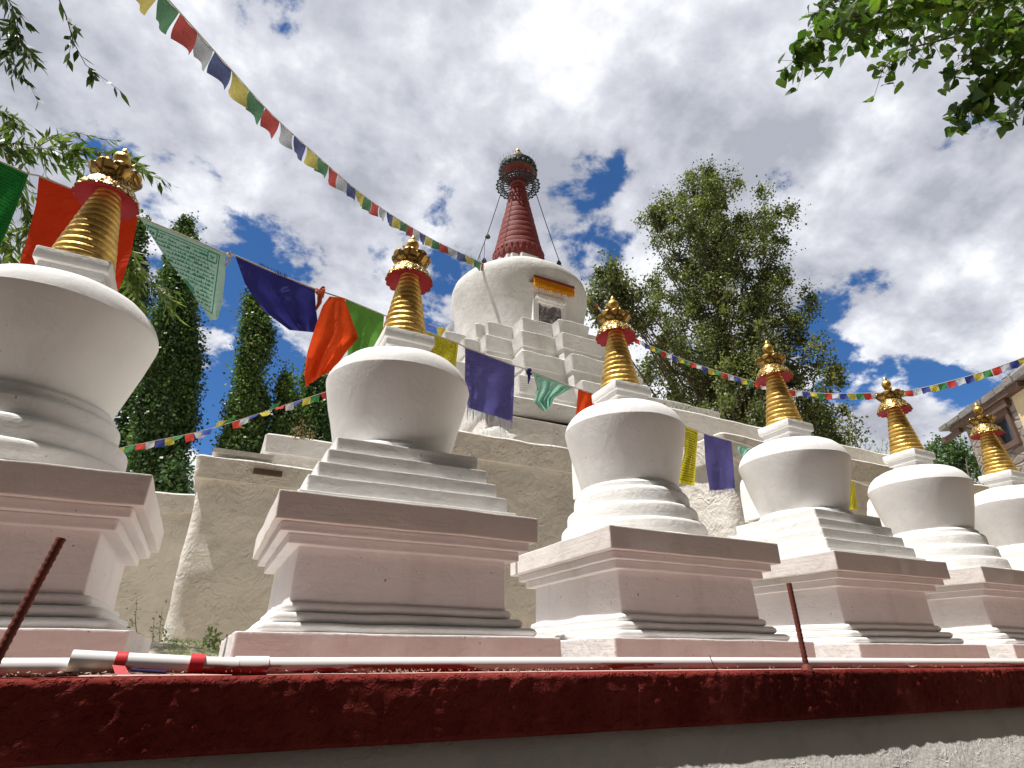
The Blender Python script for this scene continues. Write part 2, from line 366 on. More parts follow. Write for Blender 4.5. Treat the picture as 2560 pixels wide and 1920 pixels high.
def bp(hw, z0, z1, b=.004, bb=None, hb=None):
    """box profile with bevelled edges; hb = half width at the bottom"""
    bb = b if bb is None else bb; hb = hw if hb is None else hb
    return [(hb-bb*3, z0), (hb-bb, z0), (hb-.3*bb, z0+.3*bb), (hb, z0+bb), (hb, z0+bb*1.8), (hw, z1-b*1.8), (hw, z1-b), (hw-.3*b, z1-.3*b), (hw-b, z1), (hw-b*3, z1)]

# ------------------------------------------------------------------ SMALL STUPAS (all in metres, origin on the stupa axis at camera height)
def S(l): return [(r*U, z*U) for r, z in l]
Y0 = 1.24*U
PARTS = {}
def stupa_meshes(sd=0):
    P = PARTS; jr = random.Random(sd)
    def add(name, prof, m, shape='square', **kw):
        kw.setdefault('cr', .012); kw['seed'] = kw.get('seed', 0)+sd*17; js = 1+jr.uniform(-.007, .007); prof = [(r*js, z) for r, z in prof]
        shp = kw.pop('sharp', 40); v, f = loft(S(prof), shape, **kw); P[name] = mesh_from(name, v, f, m, sharp=shp)
    add('base_block', bp(.266, -.03, .035, .002), M['plaster_pink'], amp=.0024, cr=.006, n=22)
    def torus(hw, z0, z1):
        zc = (z0+z1)/2; h = (z1-z0)/2
        return [(hw-h*1.2, z0)] + [(hw-h+h*math.cos(t), zc+h*math.sin(t)) for t in np.linspace(-1.3, 1.3, 7)] + [(hw-h*1.2, z1)]
    add('moulding_low', torus(.236, .035, .050), M['plaster'], amp=.0025, n=22, cr=.02)
    add('moulding_mid', torus(.220, .050, .066), M['plaster'], amp=.0025, n=22, cr=.02)
    add('moulding_top', torus(.205, .066, .082), M['plaster'], amp=.0025, n=22, cr=.02)
    add('body', [(.192, .080), (.191, .12), (.190, .17)], M['plaster_pink'], amp=.002, n=20, cr=.004)
    add('cornice_low', bp(.211, .170, .187, .002), M['plaster_pink'], amp=.0015, n=20, cr=.006)
    add('cornice_high', bp(.226, .187, .203, .002), M['plaster_pink'], amp=.0015, n=20, cr=.006)
    add('cap_slab', bp(.240, .203, .250, .0018, .0015, .2395), M['plaster_cap'], amp=.0022, n=22, cr=.004)
    for i, (hw, z0, z1) in enumerate([(.208,.250,.262), (.194,.262,.293), (.178,.293,.324), (.163,.324,.355), (.148,.355,.386)]):
        add('step_sq%d' % i, bp(hw, z0, z1, .0015, .001), M['plaster'], amp=.0018, n=18, cr=.006, seed=i)
    def roundstep(r, z0, z1): h = z1-z0; return [(r, z0), (r-.0003, z0+h*.40), (r-.001, z0+h*.74), (r-.0025, z0+h*.86), (r-.006, z0+h*.95), (r-.011, z1), (r-.020, z1+.0005)]
    for i, (r, z0, z1) in enumerate([(.196,.250,.264), (.186,.262,.302), (.170,.300,.343), (.151,.341,.386)]):
        add('step_rd%d' % i, roundstep(r, z0, z1), M['plaster'], 'round', amp=.002, n=72, seed=i+9)
    add('drum', [(.136,.384), (.135,.398), (.128,.405)], M['plaster'], 'round', amp=.001, n=64)
    add('dome', [(.110,.400), (.124,.403), (.128,.415), (.1345,.44), (.1435,.475), (.1535,.512), (.1615,.545), (.1662,.566), (.1668,.5705), (.1640,.580), (.1585,.592), (.1490,.607), (.136,.620), (.118,.630), (.095,.638), (.06,.643), (.03,.645)], M['plaster_dome'], 'round', amp=.0022, n=96, sharp=17)
    add('harmika_neck', [(.050,.632), (.050,.640), (.044,.650), (.044,.663)], M['plaster'], amp=.0008, n=10, cr=.004)
    add('harmika', bp(.053,.663,.678,.002)+[(.0605,.679), (.0615,.681), (.0615,.703), (.0605,.705), (.058,.706)], M['plaster'], amp=.0012, n=12, cr=.004)
    # spire: ringed bell-shaped cone
    prof = []; nr = 13; zb, zt = .706, .905
    for i in range(nr):
        t0, t1 = i/nr, (i+1)/nr
        def R(t): return .0225+(.0585-.0225)*(1-t)**1.05 if t > .07 else .0600-.022*t
        z0 = zb+(zt-zb)*(1-(1-t0)**1.12); z1 = zb+(zt-zb)*(1-(1-t1)**1.12); h = z1-z0; r = (R(t0)+R(t1))/2
        prof += [(r-.0045, z0+.0002), (r-.0008, z0+h*.16), (r+.0006, z0+h*.40), (r-.0002, z0+h*.75), (r-.0035, z0+h*.93)]
    prof += [(.021,.908), (.021,.915)]
    add('spire', prof, M['gold'], 'round', amp=.0007, n=48, asc=30)
    # umbrella: scalloped crimson underside and chased gold top
    N = 96; vs = []; fs = []
    def um(r, z, sc): return [((r+sc*abs(math.sin(8*a)))*U*math.cos(a), (r+sc*abs(math.sin(8*a)))*U*math.sin(a), (z-sc*.5*abs(math.sin(8*a)))*U) for a in [2*PI*i/N for i in range(N)]]
    rs = [um(.019,.903,0), um(.040,.897,0), um(.056,.886,.0035), um(.0575,.884,.004)]
    for i, rr in enumerate(rs):
        vs += rr
        if i:
            for j in range(N): k = (j+1) % N; a, b = (i-1)*N, i*N; fs.append((a+j, b+j, b+k, a+k))
    P['umbrella_lining'] = mesh_from('umbrella_lining', vs, fs, M['crimson'], sharp=60)
    vs = []; fs = []; rows = [(.0578,.8845,.004), (.0582,.888,.0035), (.0555,.898,.001), (.0505,.909,0), (.044,.919,0), (.0385,.927,0), (.036,.930,0), (.0362,.933,0), (.030,.934,0)]
    for i, (r, z, sc) in enumerate(rows):
        rr = um(r, z, sc)
        if 1 < i < 6: rr = [(x*(1+.035*(1 if (int(j*N/N/3)+i) % 2 else -1)*.6), y*(1+.035*(1 if (int(j/3)+i) % 2 else -1)*.6), q) for j, (x, y, q) in enumerate(rr)]
        vs += rr
        if i:
            for j in range(N): k = (j+1) % N; a, b = (i-1)*N, i*N; fs.append((a+j, a+k, b+k, b+j))
    P['umbrella_top'] = mesh_from('umbrella_top', vs, fs, M['gold_chased'], sharp=25)
    # lotus bowl with petals
    vs = []; fs = []; rows = [(.030,.928,0), (.0345,.929,0), (.0355,.932,.0), (.0345,.935,.0006), (.037,.939,.0015), (.0415,.944,.0026), (.0460,.950,.0030), (.0490,.955,.0036), (.0485,.959,.0034), (.0440,.960,.0028), (.036,.952,.001), (.02,.948,0)]
    for i, (r, z, sc) in enumerate(rows):
        for j in range(N):
            a = 2*PI*j/N; pet = abs(math.sin(4*a)); rr = (r+sc*(pet**.6)*1.4-sc*.6)
            up = .0060*(pet**.55) if 6 <= i <= 9 else 0
            vs.append((rr*U*math.cos(a), rr*U*math.sin(a), (z+up-.004*(6 <= i <= 9))*U))
        if i:
            for j in range(N): k = (j+1) % N; a, b = (i-1)*N, i*N; fs.append((a+j, a+k, b+k, b+j))
    P['lotus_bowl'] = mesh_from('lotus_bowl', vs, fs, M['gold_petal'], sharp=40)
    # crescent moon lying in X plane, with a jewel ball and tip
    b = MB(); sec = []
    n = 20
    for i in range(n+1):
        t = -PI*.02 - (PI*.96)*i/n; ro = .0265; off = .0115*math.sin(PI*i/n)
        w = .0008+.0062*math.sin(PI*i/n)
        sec.append((Vector((ro*math.cos(t)*U, 0, (1.004+ro*.95*math.sin(t))*U)), w*U))
    b.tube([s[0] for s in sec], [s[1] for s in sec], 8)
    b.tube([(0,0,.948*U), (0,0,.980*U)], .008*U, 10)
    P['crescent'] = mesh_from('crescent', b.v, b.f, M['gold_dull'])
    add('jewel', [(.0015,.984), (.010,.988), (.0155,.996), (.0172,1.004), (.0155,1.012), (.009,1.018), (.0065,1.020), (.0075,1.023), (.006,1.029), (.002,1.035), (.0004,1.038)], M['gold'], 'round', amp=0, n=24)
    # niche on the rear of the dome: stepped arch frame with a dark recess
    def arch(hw, z0, zs, n=12):
        return [(-hw, z0), (-hw, zs)] + [(-hw*math.cos(PI*i/n), zs+hw*.75*math.sin(PI*i/n)) for i in range(1, n)] + [(hw, zs), (hw, z0)]
    b = MB()
    for hw, z1, y0, y1 in ((.078,.520,.09,.166), (.060,.505,.09,.184)):
        pts = arch(hw, .415, z1); nn = len(pts); vs = []
        for y in (y0, y1-.004, y1):
            s = 1 if y != y1 else .95
            vs += [(x*s*U, y*U, (.415+(z-.415)*(1 if s == 1 else .985))*U) for x, z in pts]
        fs = []
        for r in range(2):
            for j in range(nn): k = (j+1) % nn; fs.append((r*nn+j, r*nn+k, (r+1)*nn+k, (r+1)*nn+j))
        fs.append(tuple(2*nn+j for j in range(nn)))
        b.add(vs, fs)
    P['niche_frame'] = mesh_from('niche_frame', b.v, b.f, M['plaster'], sharp=40)
COMMON = ['base_block','moulding_low','moulding_mid','moulding_top','body','cornice_low','cornice_high','cap_slab','drum','dome','harmika_neck','harmika','spire','lotus_bowl','crescent','jewel','niche_frame']
NAME = {'moulding_low':'moulding','moulding_mid':'moulding','moulding_top':'moulding','cornice_low':'cornice','cornice_high':'cornice','jewel':'finial_jewel'}
def make_stupa(kind, sd):
    stupa_meshes(sd)
    root = link('small_stupa', None, None)
    for k in COMMON:
        if k == 'drum' and False: continue
        link(NAME.get(k, k), PARTS[k], root)
    um = link('umbrella', PARTS['umbrella_top'], root); link('umbrella_lining', PARTS['umbrella_lining'], um)
    for i in range(5 if kind == 'sq' else 4): link('step', PARTS['step_%s%d' % (kind, i)], root)
    return root
XS = [-.357, .305, .956, 1.628, 2.288, 2.915, 3.56]
LAB = ['white stupa cut off by the left edge, round steps, in front of the red cloth', 'white stupa with square steps right of the orange torn flag, biggest one seen whole',
       'white stupa with round steps, dome in front of the orange cloth and yellow flag', 'white stupa with square steps, behind the thin rebar at the right',
       'white stupa with round steps between the square stepped one and the right edge', 'white stupa cut by the right edge with its spire before the stone house', 'part of the farthest small stupa beyond the right edge']
for i, x in enumerate(XS[:6]):
    o = make_stupa('sq' if i in (1, 3) else 'rd', i+1)
    o.location = (x*U, Y0, 0); o.rotation_euler = (rad([.2,0,-.25,.2,-.2,.3][i]), rad([-.3,.15,.2,-.3,.25,0][i]), rad([.6,0,-.6,.7,-.5,.4][i]))
    tag(o, LAB[i], 'stupa', 'row of small white stupas along the red ledge')

# ------------------------------------------------------------------ FRONT WALL, BAND, LEDGE
def strip_grid(x0, x1, sec, step, amp, asc, seed=0, fine=None):
    """sweep a section [(y,z),...] along X with noise displacement"""
    n = int((x1-x0)/step)+1; m = len(sec); vs = []; fs = []
    for i in range(n+1):
        x = x0+(x1-x0)*i/n
        for j, (y, z) in enumerate(sec):
            a = amp*(.5*nv((x, y, z), asc*.5, seed)+.35*nv((x, y, z), asc*2.7, seed+3)+.75*nv((x, y, z), asc*5.6, seed+4)*max(0, .35+1.5*nv((x, y, z), asc*.35, seed+7)))
            vs.append((x, y+a, z+a*.7*nv((x, y+5, z), asc*1.5, seed+8)))
    for i in range(n):
        for j in range(m-1): a = i*m+j; fs.append((a, a+1, a+m+1, a+m))
    return vs, fs
YL = 1.20
BZ0 = -.118*YL
def lin(a, b, n): return [(a[0]+(b[0]-a[0])*i/n, a[1]+(b[1]-a[1])*i/n) for i in range(n)]
sec = lin((YL+.06, BZ0+.002), (YL+.001, BZ0-.002), 4) + lin((YL+.001, BZ0+.006), (YL+.001, LEDGE-.004), 24) + lin((YL+.005, LEDGE-.0005), (YL+.03, LEDGE), 3) + [(YL+.06, LEDGE)]
v, f = strip_grid(-1.6, 5.4, sec, .0055, .0052, 14)
band = link('red_band', mesh_from('red_band', v, f, M['band'], sharp=None), None); tag(band, 'dark red rough painted band running along the top of the front wall', 'coping')
sec = lin((YL-.46, GROUND-.05), (YL+.030, BZ0+.012), 40) + [(YL+.05, BZ0+.012)]
v, f = strip_grid(-6, 12, [(y, z) for y, z in sec], .03, .004, 6, 4)
wall = link('front_wall', mesh_from('front_wall', v, f, M['wall_grey'], sharp=None), None); tag(wall, 'grey plastered retaining wall below the dark red band', 'wall')
v, f = strip_grid(-2.2, 6.2, lin((YL+.055, LEDGE), (1.46, LEDGE-.001), 14), .012, .003, 9, 2)
led = link('ledge', mesh_from('ledge', v, f, M['ledge'], sharp=None), None); tag(led, kind='structure')
MBt = MB(); MBt.box((2, YL+.7+.62, -.78), (16.5, 1.3, 1.40)); 
# terrace soil behind the ledge
gx = 90; vs = []; fs = []
xs = np.concatenate([np.linspace(-14, -1, 20), np.linspace(-.9, .8, 40), np.linspace(1, 26, gx-60)]); ys = [1.455, 1.6, 1.9, 2.2, 2.45, 2.6, 2.8, 3.0, 3.4, 4, 4.7, 5.3, 6, 8, 12, 20, 34]
for y in ys:
    for x in xs:
        h = LEDGE-.012 + (0 if y < 2.3 else min(.06, (y-2.3)*.05)) + (.02*nv((x, y, 0), 1.7) if y > 2.3 else 0) + .085*math.exp(-((x+.10)/.32)**2-((y-2.8)/.25)**2)
        vs.append((x, y, h))
for j in range(len(ys)-1):
    for i in range(gx-1): a = j*gx+i; fs.append((a, a+1, a+gx+1, a+gx))
ter = link('terrace', mesh_from('terrace', vs, fs, M['terrace'], sharp=None), None); tag(ter, kind='structure')
# ground sheet reaching the horizon
vs = []; fs = []; R_ = [0, 1, 2, 4, 8, 16, 40, 120, 500, 2500]; n = 48
vs.append((0, 0, GROUND))
for r in R_[1:]:
    for i in range(n): a = 2*PI*i/n; vs.append((r*math.cos(a), r*math.sin(a), GROUND+(.03*nv((r*math.cos(a), r*math.sin(a), 0), .6) if r < 50 else 0)))
for i in range(n): fs.append((0, 1+i, 1+(i+1) % n))
for k in range(len(R_)-2):
    for i in range(n): a = 1+k*n; fs.append((a+i, a+n+i, a+n+(i+1) % n, a+(i+1) % n))
gr = link('ground', mesh_from('ground', vs, fs, M['ground'], sharp=None), None); tag(gr, kind='structure')

# pipe with sleeve, tapes, broken end
YP = 1.250; PR = .0138
pz = LEDGE+PR
pipe = MB(); px_ = []
def pipe_z(x): return pz + .0015*math.sin(x*1.7) + .001
pts = [(x, YP+.004*math.sin(x*1.1), pipe_z(x)) for x in np.linspace(-2.0, .060, 24)]
pr = thing('plastic_pipe', 'long white plastic pipe lying on the ledge before the stupas, smeared with red paint', 'pipe', (0, YP, LEDGE))
def rel(b, o): b.v = [(x-o.location[0], y-o.location[1], z-o.location[2]) for x, y, z in b.v]; return b
b = MB(); b.tube([(x, YP+.004*math.sin(x*1.1), pipe_z(x)) for x in np.linspace(-2.0, -.17, 24)], PR, 16)
b.tube([(-.175, YP+.002, pz+.002), (-.10, YP-.004, pz+.006)], PR, 16)
rel(b, pr).build('pipe_section', M['pipe'], pr)
b = MB(); b.tube([(-.185, YP-.012, pz+.0125), (-.10, YP-.010, pz+.008), (0, YP-.006, pz+.003), (.065, YP-.004, pz+.001)], PR*1.0, 16)
rel(b, pr).build('pipe_section', M['pipe'], pr)
b = MB(); b.tube([(x, YP+.004*math.sin(x*1.1), pipe_z(x)) for x in np.linspace(.058, 3.55, 40)], PR, 16)
rel(b, pr).build('pipe_section', M['pipe'], pr)
for xa, xb, rr_ in ((.058,.115,1.18), (3.02,3.06,1.22)):
    b = MB(); b.tube([(xa, YP, pz+.001), (xb, YP, pz+.001)], PR*rr_, 18); rel(b, pr).build('sleeve', M['pipe'], pr)
for xa, w in ((-.115, .016), (-.002, .022)):
    b = MB(); b.tube([(xa-w/2, YP-.010, pz+.0085-.03*(xa+.115)), (xa+w/2, YP-.010, pz+.0082-.03*(xa+.115))], PR*1.12, 18); rel(b, pr).build('red_tape', M['tape_red'], pr)
b = MB(); b.add([(-.125,YP-.0265,pz+.004), (-.106,YP-.027,pz+.002), (-.098,YP-.033,LEDGE+.006), (-.070,YP-.040,LEDGE+.004), (-.116,YP-.035,LEDGE+.004)], [(0,1,2,3,4)])
tp = b.build('tape_scrap', M['tape_red']); tag(tp, 'crumpled end of red tape hanging onto the ledge by the pipe joint', 'tape')
b = MB(); b.tube([(-.096, YP-.034, LEDGE+.010), (-.045, YP-.032, LEDGE+.006)], .0026, 8)
tp = b.build('plastic_strip', M['blue_plastic']); tag(tp, 'short navy blue strip lying beside the red tape on the ledge', 'strip')

# rebars
def rebar(x, y, z1, r, lab, lean=(0, 0)):
    b = MB(); n = 64; pts = []; rs = []
    for i in range(n+1):
        t = i/n; z = LEDGE-.01+(z1-LEDGE+.01)*t
        pts.append((lean[0]*t, lean[1]*t, z-LEDGE)); rs.append(r*(1+.13*(i % 3 == 0)))
    b.tube(pts, rs, 10)
    b.tube([(0,0,-.004), (0,0,.006), (0,0,.014)], [r*2.4, r*1.9, r*1.05], 10)
    o = b.build('rebar', M['rebar'], None, True, 50, loc=(x, y, LEDGE)); tag(o, lab, 'rebar', 'rusty rebars standing up from the red ledge'); return o
rebar(-.2815, 1.217, .150*1.217, .0068, 'thick ribbed rusty rebar leaning at the left edge of the ledge', (.037, 0))
rebar(1.215*1.217, 1.217, .1605*1.217, .0070, 'thin rusty rebar standing on the ledge before the square stepped stupa on the right', (-.006, 0))
b = MB(); b.tube([(0,0,0), (-.008,.004,.014), (-.016,.004,.034)], .0011, 6); o = b.build('wire_stub', M['wire'], loc=(.955*1.22, 1.222, LEDGE)); tag(o, 'short black wire stub poking up from the ledge left of the thin rebar', 'wire')

# straw and dry leaves along the ledge: uncountable litter
b = MB()
for i in range(620):
    x = random.choice([random.uniform(-1.2, 3.4), random.gauss(-.2, .14), random.gauss(.62, .1), random.gauss(.35,.05)]); y = random.uniform(YL+.004, YP-.006); a = random.uniform(0, PI); l = random.uniform(.002, .008)
    z = LEDGE+random.uniform(.001, .007)
    b.add([(x, y, z), (x+l*math.cos(a), y+l*math.sin(a), z+random.uniform(-.001,.006)), (x+l*math.cos(a)*.9, y+l*math.sin(a)*.9+.002, z+.003)], [(0,1,2)])
st = b.build('straw_litter', M['straw'], smooth=False); tag(st, kind='stuff')
spots = [(-.225,1.222,.013),(-.185,1.224,.019),(-.155,1.220,.016),(-.130,1.224,.012),(-.255,1.225,.010),(1.95,1.224,.018),(2.05,1.222,.012),(.40,1.221,.008),(.60,1.220,.009)]
labs = ['curled dry leaf by the thick rebar','dry tan leaf below the broken pipe end','pale dry leaf left of the red tape scrap','small dry leaf touching the red tape scrap','brown leaf scrap left of the broken pipe end','pale dry leaf on the ledge right of the thin rebar','dry scrap beside the pale leaf right of the thin rebar','tiny tan leaf against the pipe below the biggest stupa','tan leaf crumb at the ledge edge right of the biggest stupa']
for (x, y, s), lb in zip(spots, labs):
    b = MB(); a = random.uniform(0, PI); vs = []
    for j in range(7):
        t = 2*PI*j/7; q = Vector((math.cos(t)*s*.8, math.sin(t)*s*.45, .25*s*abs(math.cos(t))))
        vs.append(Matrix.Rotation(a, 3, 'Z') @ q)
    b.add(vs, [tuple(range(7))]); o = b.build('dry_leaf', M['straw'] if s > .015 else M['leaf_litter'], loc=(x, y, LEDGE+.004)); tag(o, lb, 'leaf', 'dry leaves fallen on the ledge')

# ------------------------------------------------------------------ GREAT STUPA
XC, YC = 3.71*V, 7.35*V
def plan(q):
    """q: quadrant list of (half x, half y), from the front bay round to the side bay; returns CCW polygon (relative)"""
    pts = []
    fr = []
    for i, (a, d) in enumerate(q):
        fr.append((a, -d))
        if i+1 < len(q): fr.append((a, -q[i+1][1]))
    # front-right quadrant in order from front centre to right side
    mir = [(-x, y) for x, y in fr]                    # front-left, from front centre to left side
    back_r = [(x, -y) for x, y in fr]; back_l = [(x, -y) for x, y in mir]
    return fr + back_r[::-1] + back_l + mir[::-1]
def prism(poly, z0, z1, res=.25, zres=.25, amp=.02, asc=1.2, seed=0, inset_top=.012, inset_bot=.0, rc=.03):
    rc = max(rc, inset_bot*1.35, inset_top*1.35)
    if rc:
        P_ = []; N_p = len(poly)
        for i in range(N_p):
            v_ = Vector(poly[i]); e0 = (v_-Vector(poly[i-1])).normalized(); e1 = (Vector(poly[(i+1) % N_p])-v_).normalized()
            if e0.x*e1.y-e0.y*e1.x > .3: P_ += [tuple(v_-e0*rc), tuple(v_-e0*rc*.62+e1*rc*.10), tuple(v_-e0*rc*.29+e1*rc*.29), tuple(v_-e0*rc*.10+e1*rc*.62), tuple(v_+e1*rc)]
            else: P_.append(tuple(v_))
        poly = P_
    n = len(poly); pts = []
    for i in range(n):
        a = Vector(poly[i]); b = Vector(poly[(i+1) % n]); L = (b-a).length; k = max(1, int(L/res))
        for j in range(k): pts.append((a.lerp(b, j/k), j == 0, i))
    # normals
    m = len(pts); nor = []
    for i in range(m):
        e0 = (pts[i][0]-pts[i-1][0]).normalized(); e1 = (pts[(i+1) % m][0]-pts[i][0]).normalized()
        n0 = Vector((e0.y, -e0.x)); n1 = Vector((e1.y, -e1.x)); q = n0+n1
        nor.append(q/ max(.5, q.length**2/2))
    nzs = max(1, int(round((z1-z0)/zres))); zs = [z0+(z1-z0)*i/nzs for i in range(nzs)]+[z1-inset_top*.9, z1]
    ins = [inset_bot*(1-i/max(1, nzs)) if inset_bot else 0 for i in range(nzs)]+[0, inset_top]
    vs = []; fs = []
    for z, s in zip(zs, ins):
        for (p, c, _), nn in zip(pts, nor):
            d = amp*(nv((p.x, p.y, z), asc, seed)+.5*nv((p.x, p.y, z), asc*3.1, seed+2))
            q = p+nn*(d-s); vs.append((q.x, q.y, z+(amp*.8*nv((p.x, p.y, 0), asc*1.6, seed+9) if z >= z1-inset_top else 0)))
    for r in range(len(zs)-1):
        for i in range(m): k = (i+1) % m; fs.append((r*m+i, r*m+k, (r+1)*m+k, (r+1)*m+i))
    fs.append(tuple((len(zs)-1)*m+i for i in range(m)))
    fs.append(tuple(range(m))[::-1])
    return vs, fs
def prism_obj(name, poly, z0, z1, m, parent, **kw):
    v, f = prism(poly, z0, z1, **kw); me = mesh_from(name, v, f, m, smooth=False)
    bm = bmesh.new(); bm.from_mesh(me); bmesh.ops.triangulate(bm, faces=[q for q in bm.faces if len(q.verts) > 4]); bm.to_mesh(me); bm.free()
    me.polygons.foreach_set('use_smooth', [True]*len(me.polygons)); me.set_sharp_from_angle(angle=rad(38))
    return link(name, me, parent)
big = thing('great_stupa', 'huge white stupa on a stepped podium with a dark red ringed spire', 'stupa', (XC, YC, 0))
def vv(q, off=0): return plan([((a+off)*V, (d+off)*V) for a, d in q])
L1 = [(1.64,5.42),(2.95,4.88),(3.93,3.93),(4.88,2.95),(5.42,1.64)]
L2 = [(1.50,4.83),(2.55,4.58),(3.59,3.27)]
pod = prism_obj('podium', vv(L1, -.035), -.10, .885*V, M['rough'], big, res=.10, zres=.08, amp=.022, asc=2.2, rc=.09)
prism_obj('podium_coping', vv(L1), .875*V, 1.0*V, M['rough'], pod, res=.10, zres=.06, amp=.022, asc=2.2, seed=3, inset_top=.02, inset_bot=.02, rc=.05)
l2 = prism_obj('upper_podium', vv(L2, -.04), .9*V, 1.29*V, M['rough'], big, res=.25, zres=.2, amp=.02, seed=4)
prism_obj('podium_coping', vv(L2), 1.27*V, 1.40*V, M['rough_white'], l2, res=.16, zres=.1, amp=.02, asc=1.7, seed=5, inset_top=.025, inset_bot=.03)
TA = [(.26,1.68),(.71,1.50),(1.08,1.20),(1.20,1.08),(1.50,.71),(1.68,.26)]
tiers = [(0.0,.00,4.12,3.78), (.2,.11,3.78,3.37), (.4,.20,3.37,2.92), (.6,.36,2.92,2.1)]
for i, (dd, ww, zt, zb) in enumerate(tiers):
    q = []
    for a, d in TA:
        wa = a+(ww if a > .3 else min(ww, .08)) if a < d else a+dd
        wd = d+dd if a < d else d+(ww if d > .3 else min(ww, .08))
        q.append((wa, wd))
    th = .205
    t = prism_obj('tier', vv(q, -.055), zb*V-.05, (zt-th+.02)*V, M['rough_white'], big, res=.25, zres=.16, amp=.02, seed=10+i)
    prism_obj('tier_coping', vv(q), (zt-th)*V, zt*V, M['rough_white'], t, res=.13, zres=.1, amp=.024, asc=1.8, seed=20+i, inset_top=.03, inset_bot=.055)
def rect(x0, x1, y0, y1): return [((x0-3.71)*V, (y0-7.35)*V), ((x1-3.71)*V, (y0-7.35)*V), ((x1-3.71)*V, (y1-7.35)*V), ((x0-3.71)*V, (y1-7.35)*V)]
st = prism_obj('side_step', rect(3.9, 4.95, 5.12, 7), 1.3*V, 2.74*V, M['rough_white'], big, amp=.02, seed=31)
prism_obj('side_step_coping', rect(3.85, 4.99, 5.07, 7), 2.72*V, 2.90*V, M['rough_white'], st, res=.15, amp=.02, seed=32)
st = prism_obj('side_step', rect(3.85, 5.15, 4.85, 7), 1.3*V, 2.60*V, M['rough_white'], big, amp=.02, seed=33)
prism_obj('side_step_coping', rect(3.8, 5.19, 4.8, 7), 2.58*V, 2.74*V, M['rough_white'], st, res=.15, amp=.02, seed=34)
def rloft(name, prof, m, parent, n=96, amp=.02, asc=1.5, shape='round', cr=.02, sc=V, **kw):
    v, f = loft([(r*sc, z*sc) for r, z in prof], shape, n, cr, amp, asc, **kw); return link(name, mesh_from(name, v, f, m, sharp=45), parent)
dm = rloft('dome', [(.95,4.0), (.975,4.3), (1.0,4.6), (1.05,4.9), (1.105,5.15), (1.135,5.30), (1.137,5.38), (1.115,5.47), (1.06,5.54), (.97,5.62), (.82,5.715), (.62,5.80), (.45,5.84), (.3,5.86)], M['rough_dome'], big, 160, .03, 1.3)
# harmika with stepped corners
hq = [(.16,.44),(.30,.36),(.36,.30),(.44,.16)]
prism_obj('harmika', vv(hq), 5.78*V, 6.12*V, M['plaster'], big, res=.2, amp=.006)
# spire
prof = [(.40,6.11), (.425,6.13), (.435,6.18), (.445,6.26), (.445,6.32), (.45,6.36), (.435,6.40)]
nr = 12; z0 = 6.40; z1 = 7.98
for i in range(nr):
    t = (i+.5)/nr; r = .130+(.425-.130)*(1-t)**1.05; a = z0+(z1-z0)*i/nr; h = (z1-z0)/nr
    prof += [(r-.022, a+.004), (r+.002, a+h*.12), (r+.006, a+h*.5), (r-.004, a+h*.88), (r-.028, a+h*.97)]
prof += [(.12,7.99), (.125,8.06)]
sp = rloft('spire', prof, M['ruby'], big, 72, .008, 4)
# petal beads round the spire foot
b = MB()
for rr, zz, pr_, nn in ((.437,6.33,.026,30), (.425,6.24,.034,26)):
    for i in range(nn):
        a = 2*PI*i/nn; c = Vector((rr*math.cos(a), rr*math.sin(a), zz))*V
        ring = [(c + Vector((math.cos(a)*math.cos(p), math.sin(a)*math.cos(p), math.sin(p)))*0) for p in (0,)]
        vs = []; fs = []
        for u in range(5):
            for w in range(8):
                th = PI*u/4; ph = 2*PI*w/8; vs.append((c.x+pr_*V*math.sin(th)*math.cos(ph), c.y+pr_*V*math.sin(th)*math.sin(ph), c.z+pr_*V*1.25*math.cos(th)))
        for u in range(4):
            for w in range(8): fs.append((u*8+w, u*8+(w+1) % 8, (u+1)*8+(w+1) % 8, (u+1)*8+w))
        b.add(vs, fs)
b.build('spire_petals', M['ruby'], sp)
# lattice parasol ring round the neck
b = MB(); z = 8.0*V; N = 26
for i in range(N):
    a0, a1 = 2*PI*i/N, 2*PI*(i+1)/N; am = (a0+a1)/2
    pt = lambda r, a, dz=0: Vector((r*V*math.cos(a), r*V*math.sin(a), z+dz))
    b.tube([pt(.17, a0), pt(.27, a0)], .018, 5)
    b.tube([pt(.27, a0), pt(.325, am)], .022, 5); b.tube([pt(.325, am), pt(.27, a1)], .022, 5)
    b.tube([pt(.325, a0), pt(.375, a0), pt(.410, am)], .022, 5); b.tube([pt(.410, am), pt(.375, a1), pt(.325, a1)], .022, 5)
    b.tube([pt(.325, am), pt(.410, am)], .012, 5)
    b.box(tuple(pt(.400, am)), (.035,.05,.03), am); pass
for r in (.17,.27,.325): b.tube([(r*V*math.cos(2*PI*i/48), r*V*math.sin(2*PI*i/48), z) for i in range(49)], .014, 5)
b.build('lattice_parasol', M['dark_iron'], big)
rloft('crown_support', [(.12,7.97), (.16,8.04), (.22,8.16), (.27,8.25), (.31,8.32), (.25,8.33), (.1,8.33)], M['ruby'], big, 32, .006, 5)
crn = rloft('crown', [(.27,8.30), (.325,8.30), (.335,8.33), (.325,8.355), (.338,8.40), (.345,8.44), (.30,8.47), (.23,8.57), (.17,8.67), (.13,8.74), (.09,8.75)], M['slate_metal'], big, 64, .012, 6)
b = MB()
for i in range(22):
    a = 2*PI*i/22
    b.box((.338*V*math.cos(a), .338*V*math.sin(a), 8.42*V), (.03, .14, .13), a)
    b.tube([(.345*V*math.cos(a), .345*V*math.sin(a), 8.45*V), (.375*V*math.cos(a), .375*V*math.sin(a), 8.54*V)], .004, 4)
    b.tube([(.338*V*math.cos(a), .338*V*math.sin(a), 8.33*V), (.345*V*math.cos(a), .345*V*math.sin(a), 8.37*V)], [.06,.05], 8)
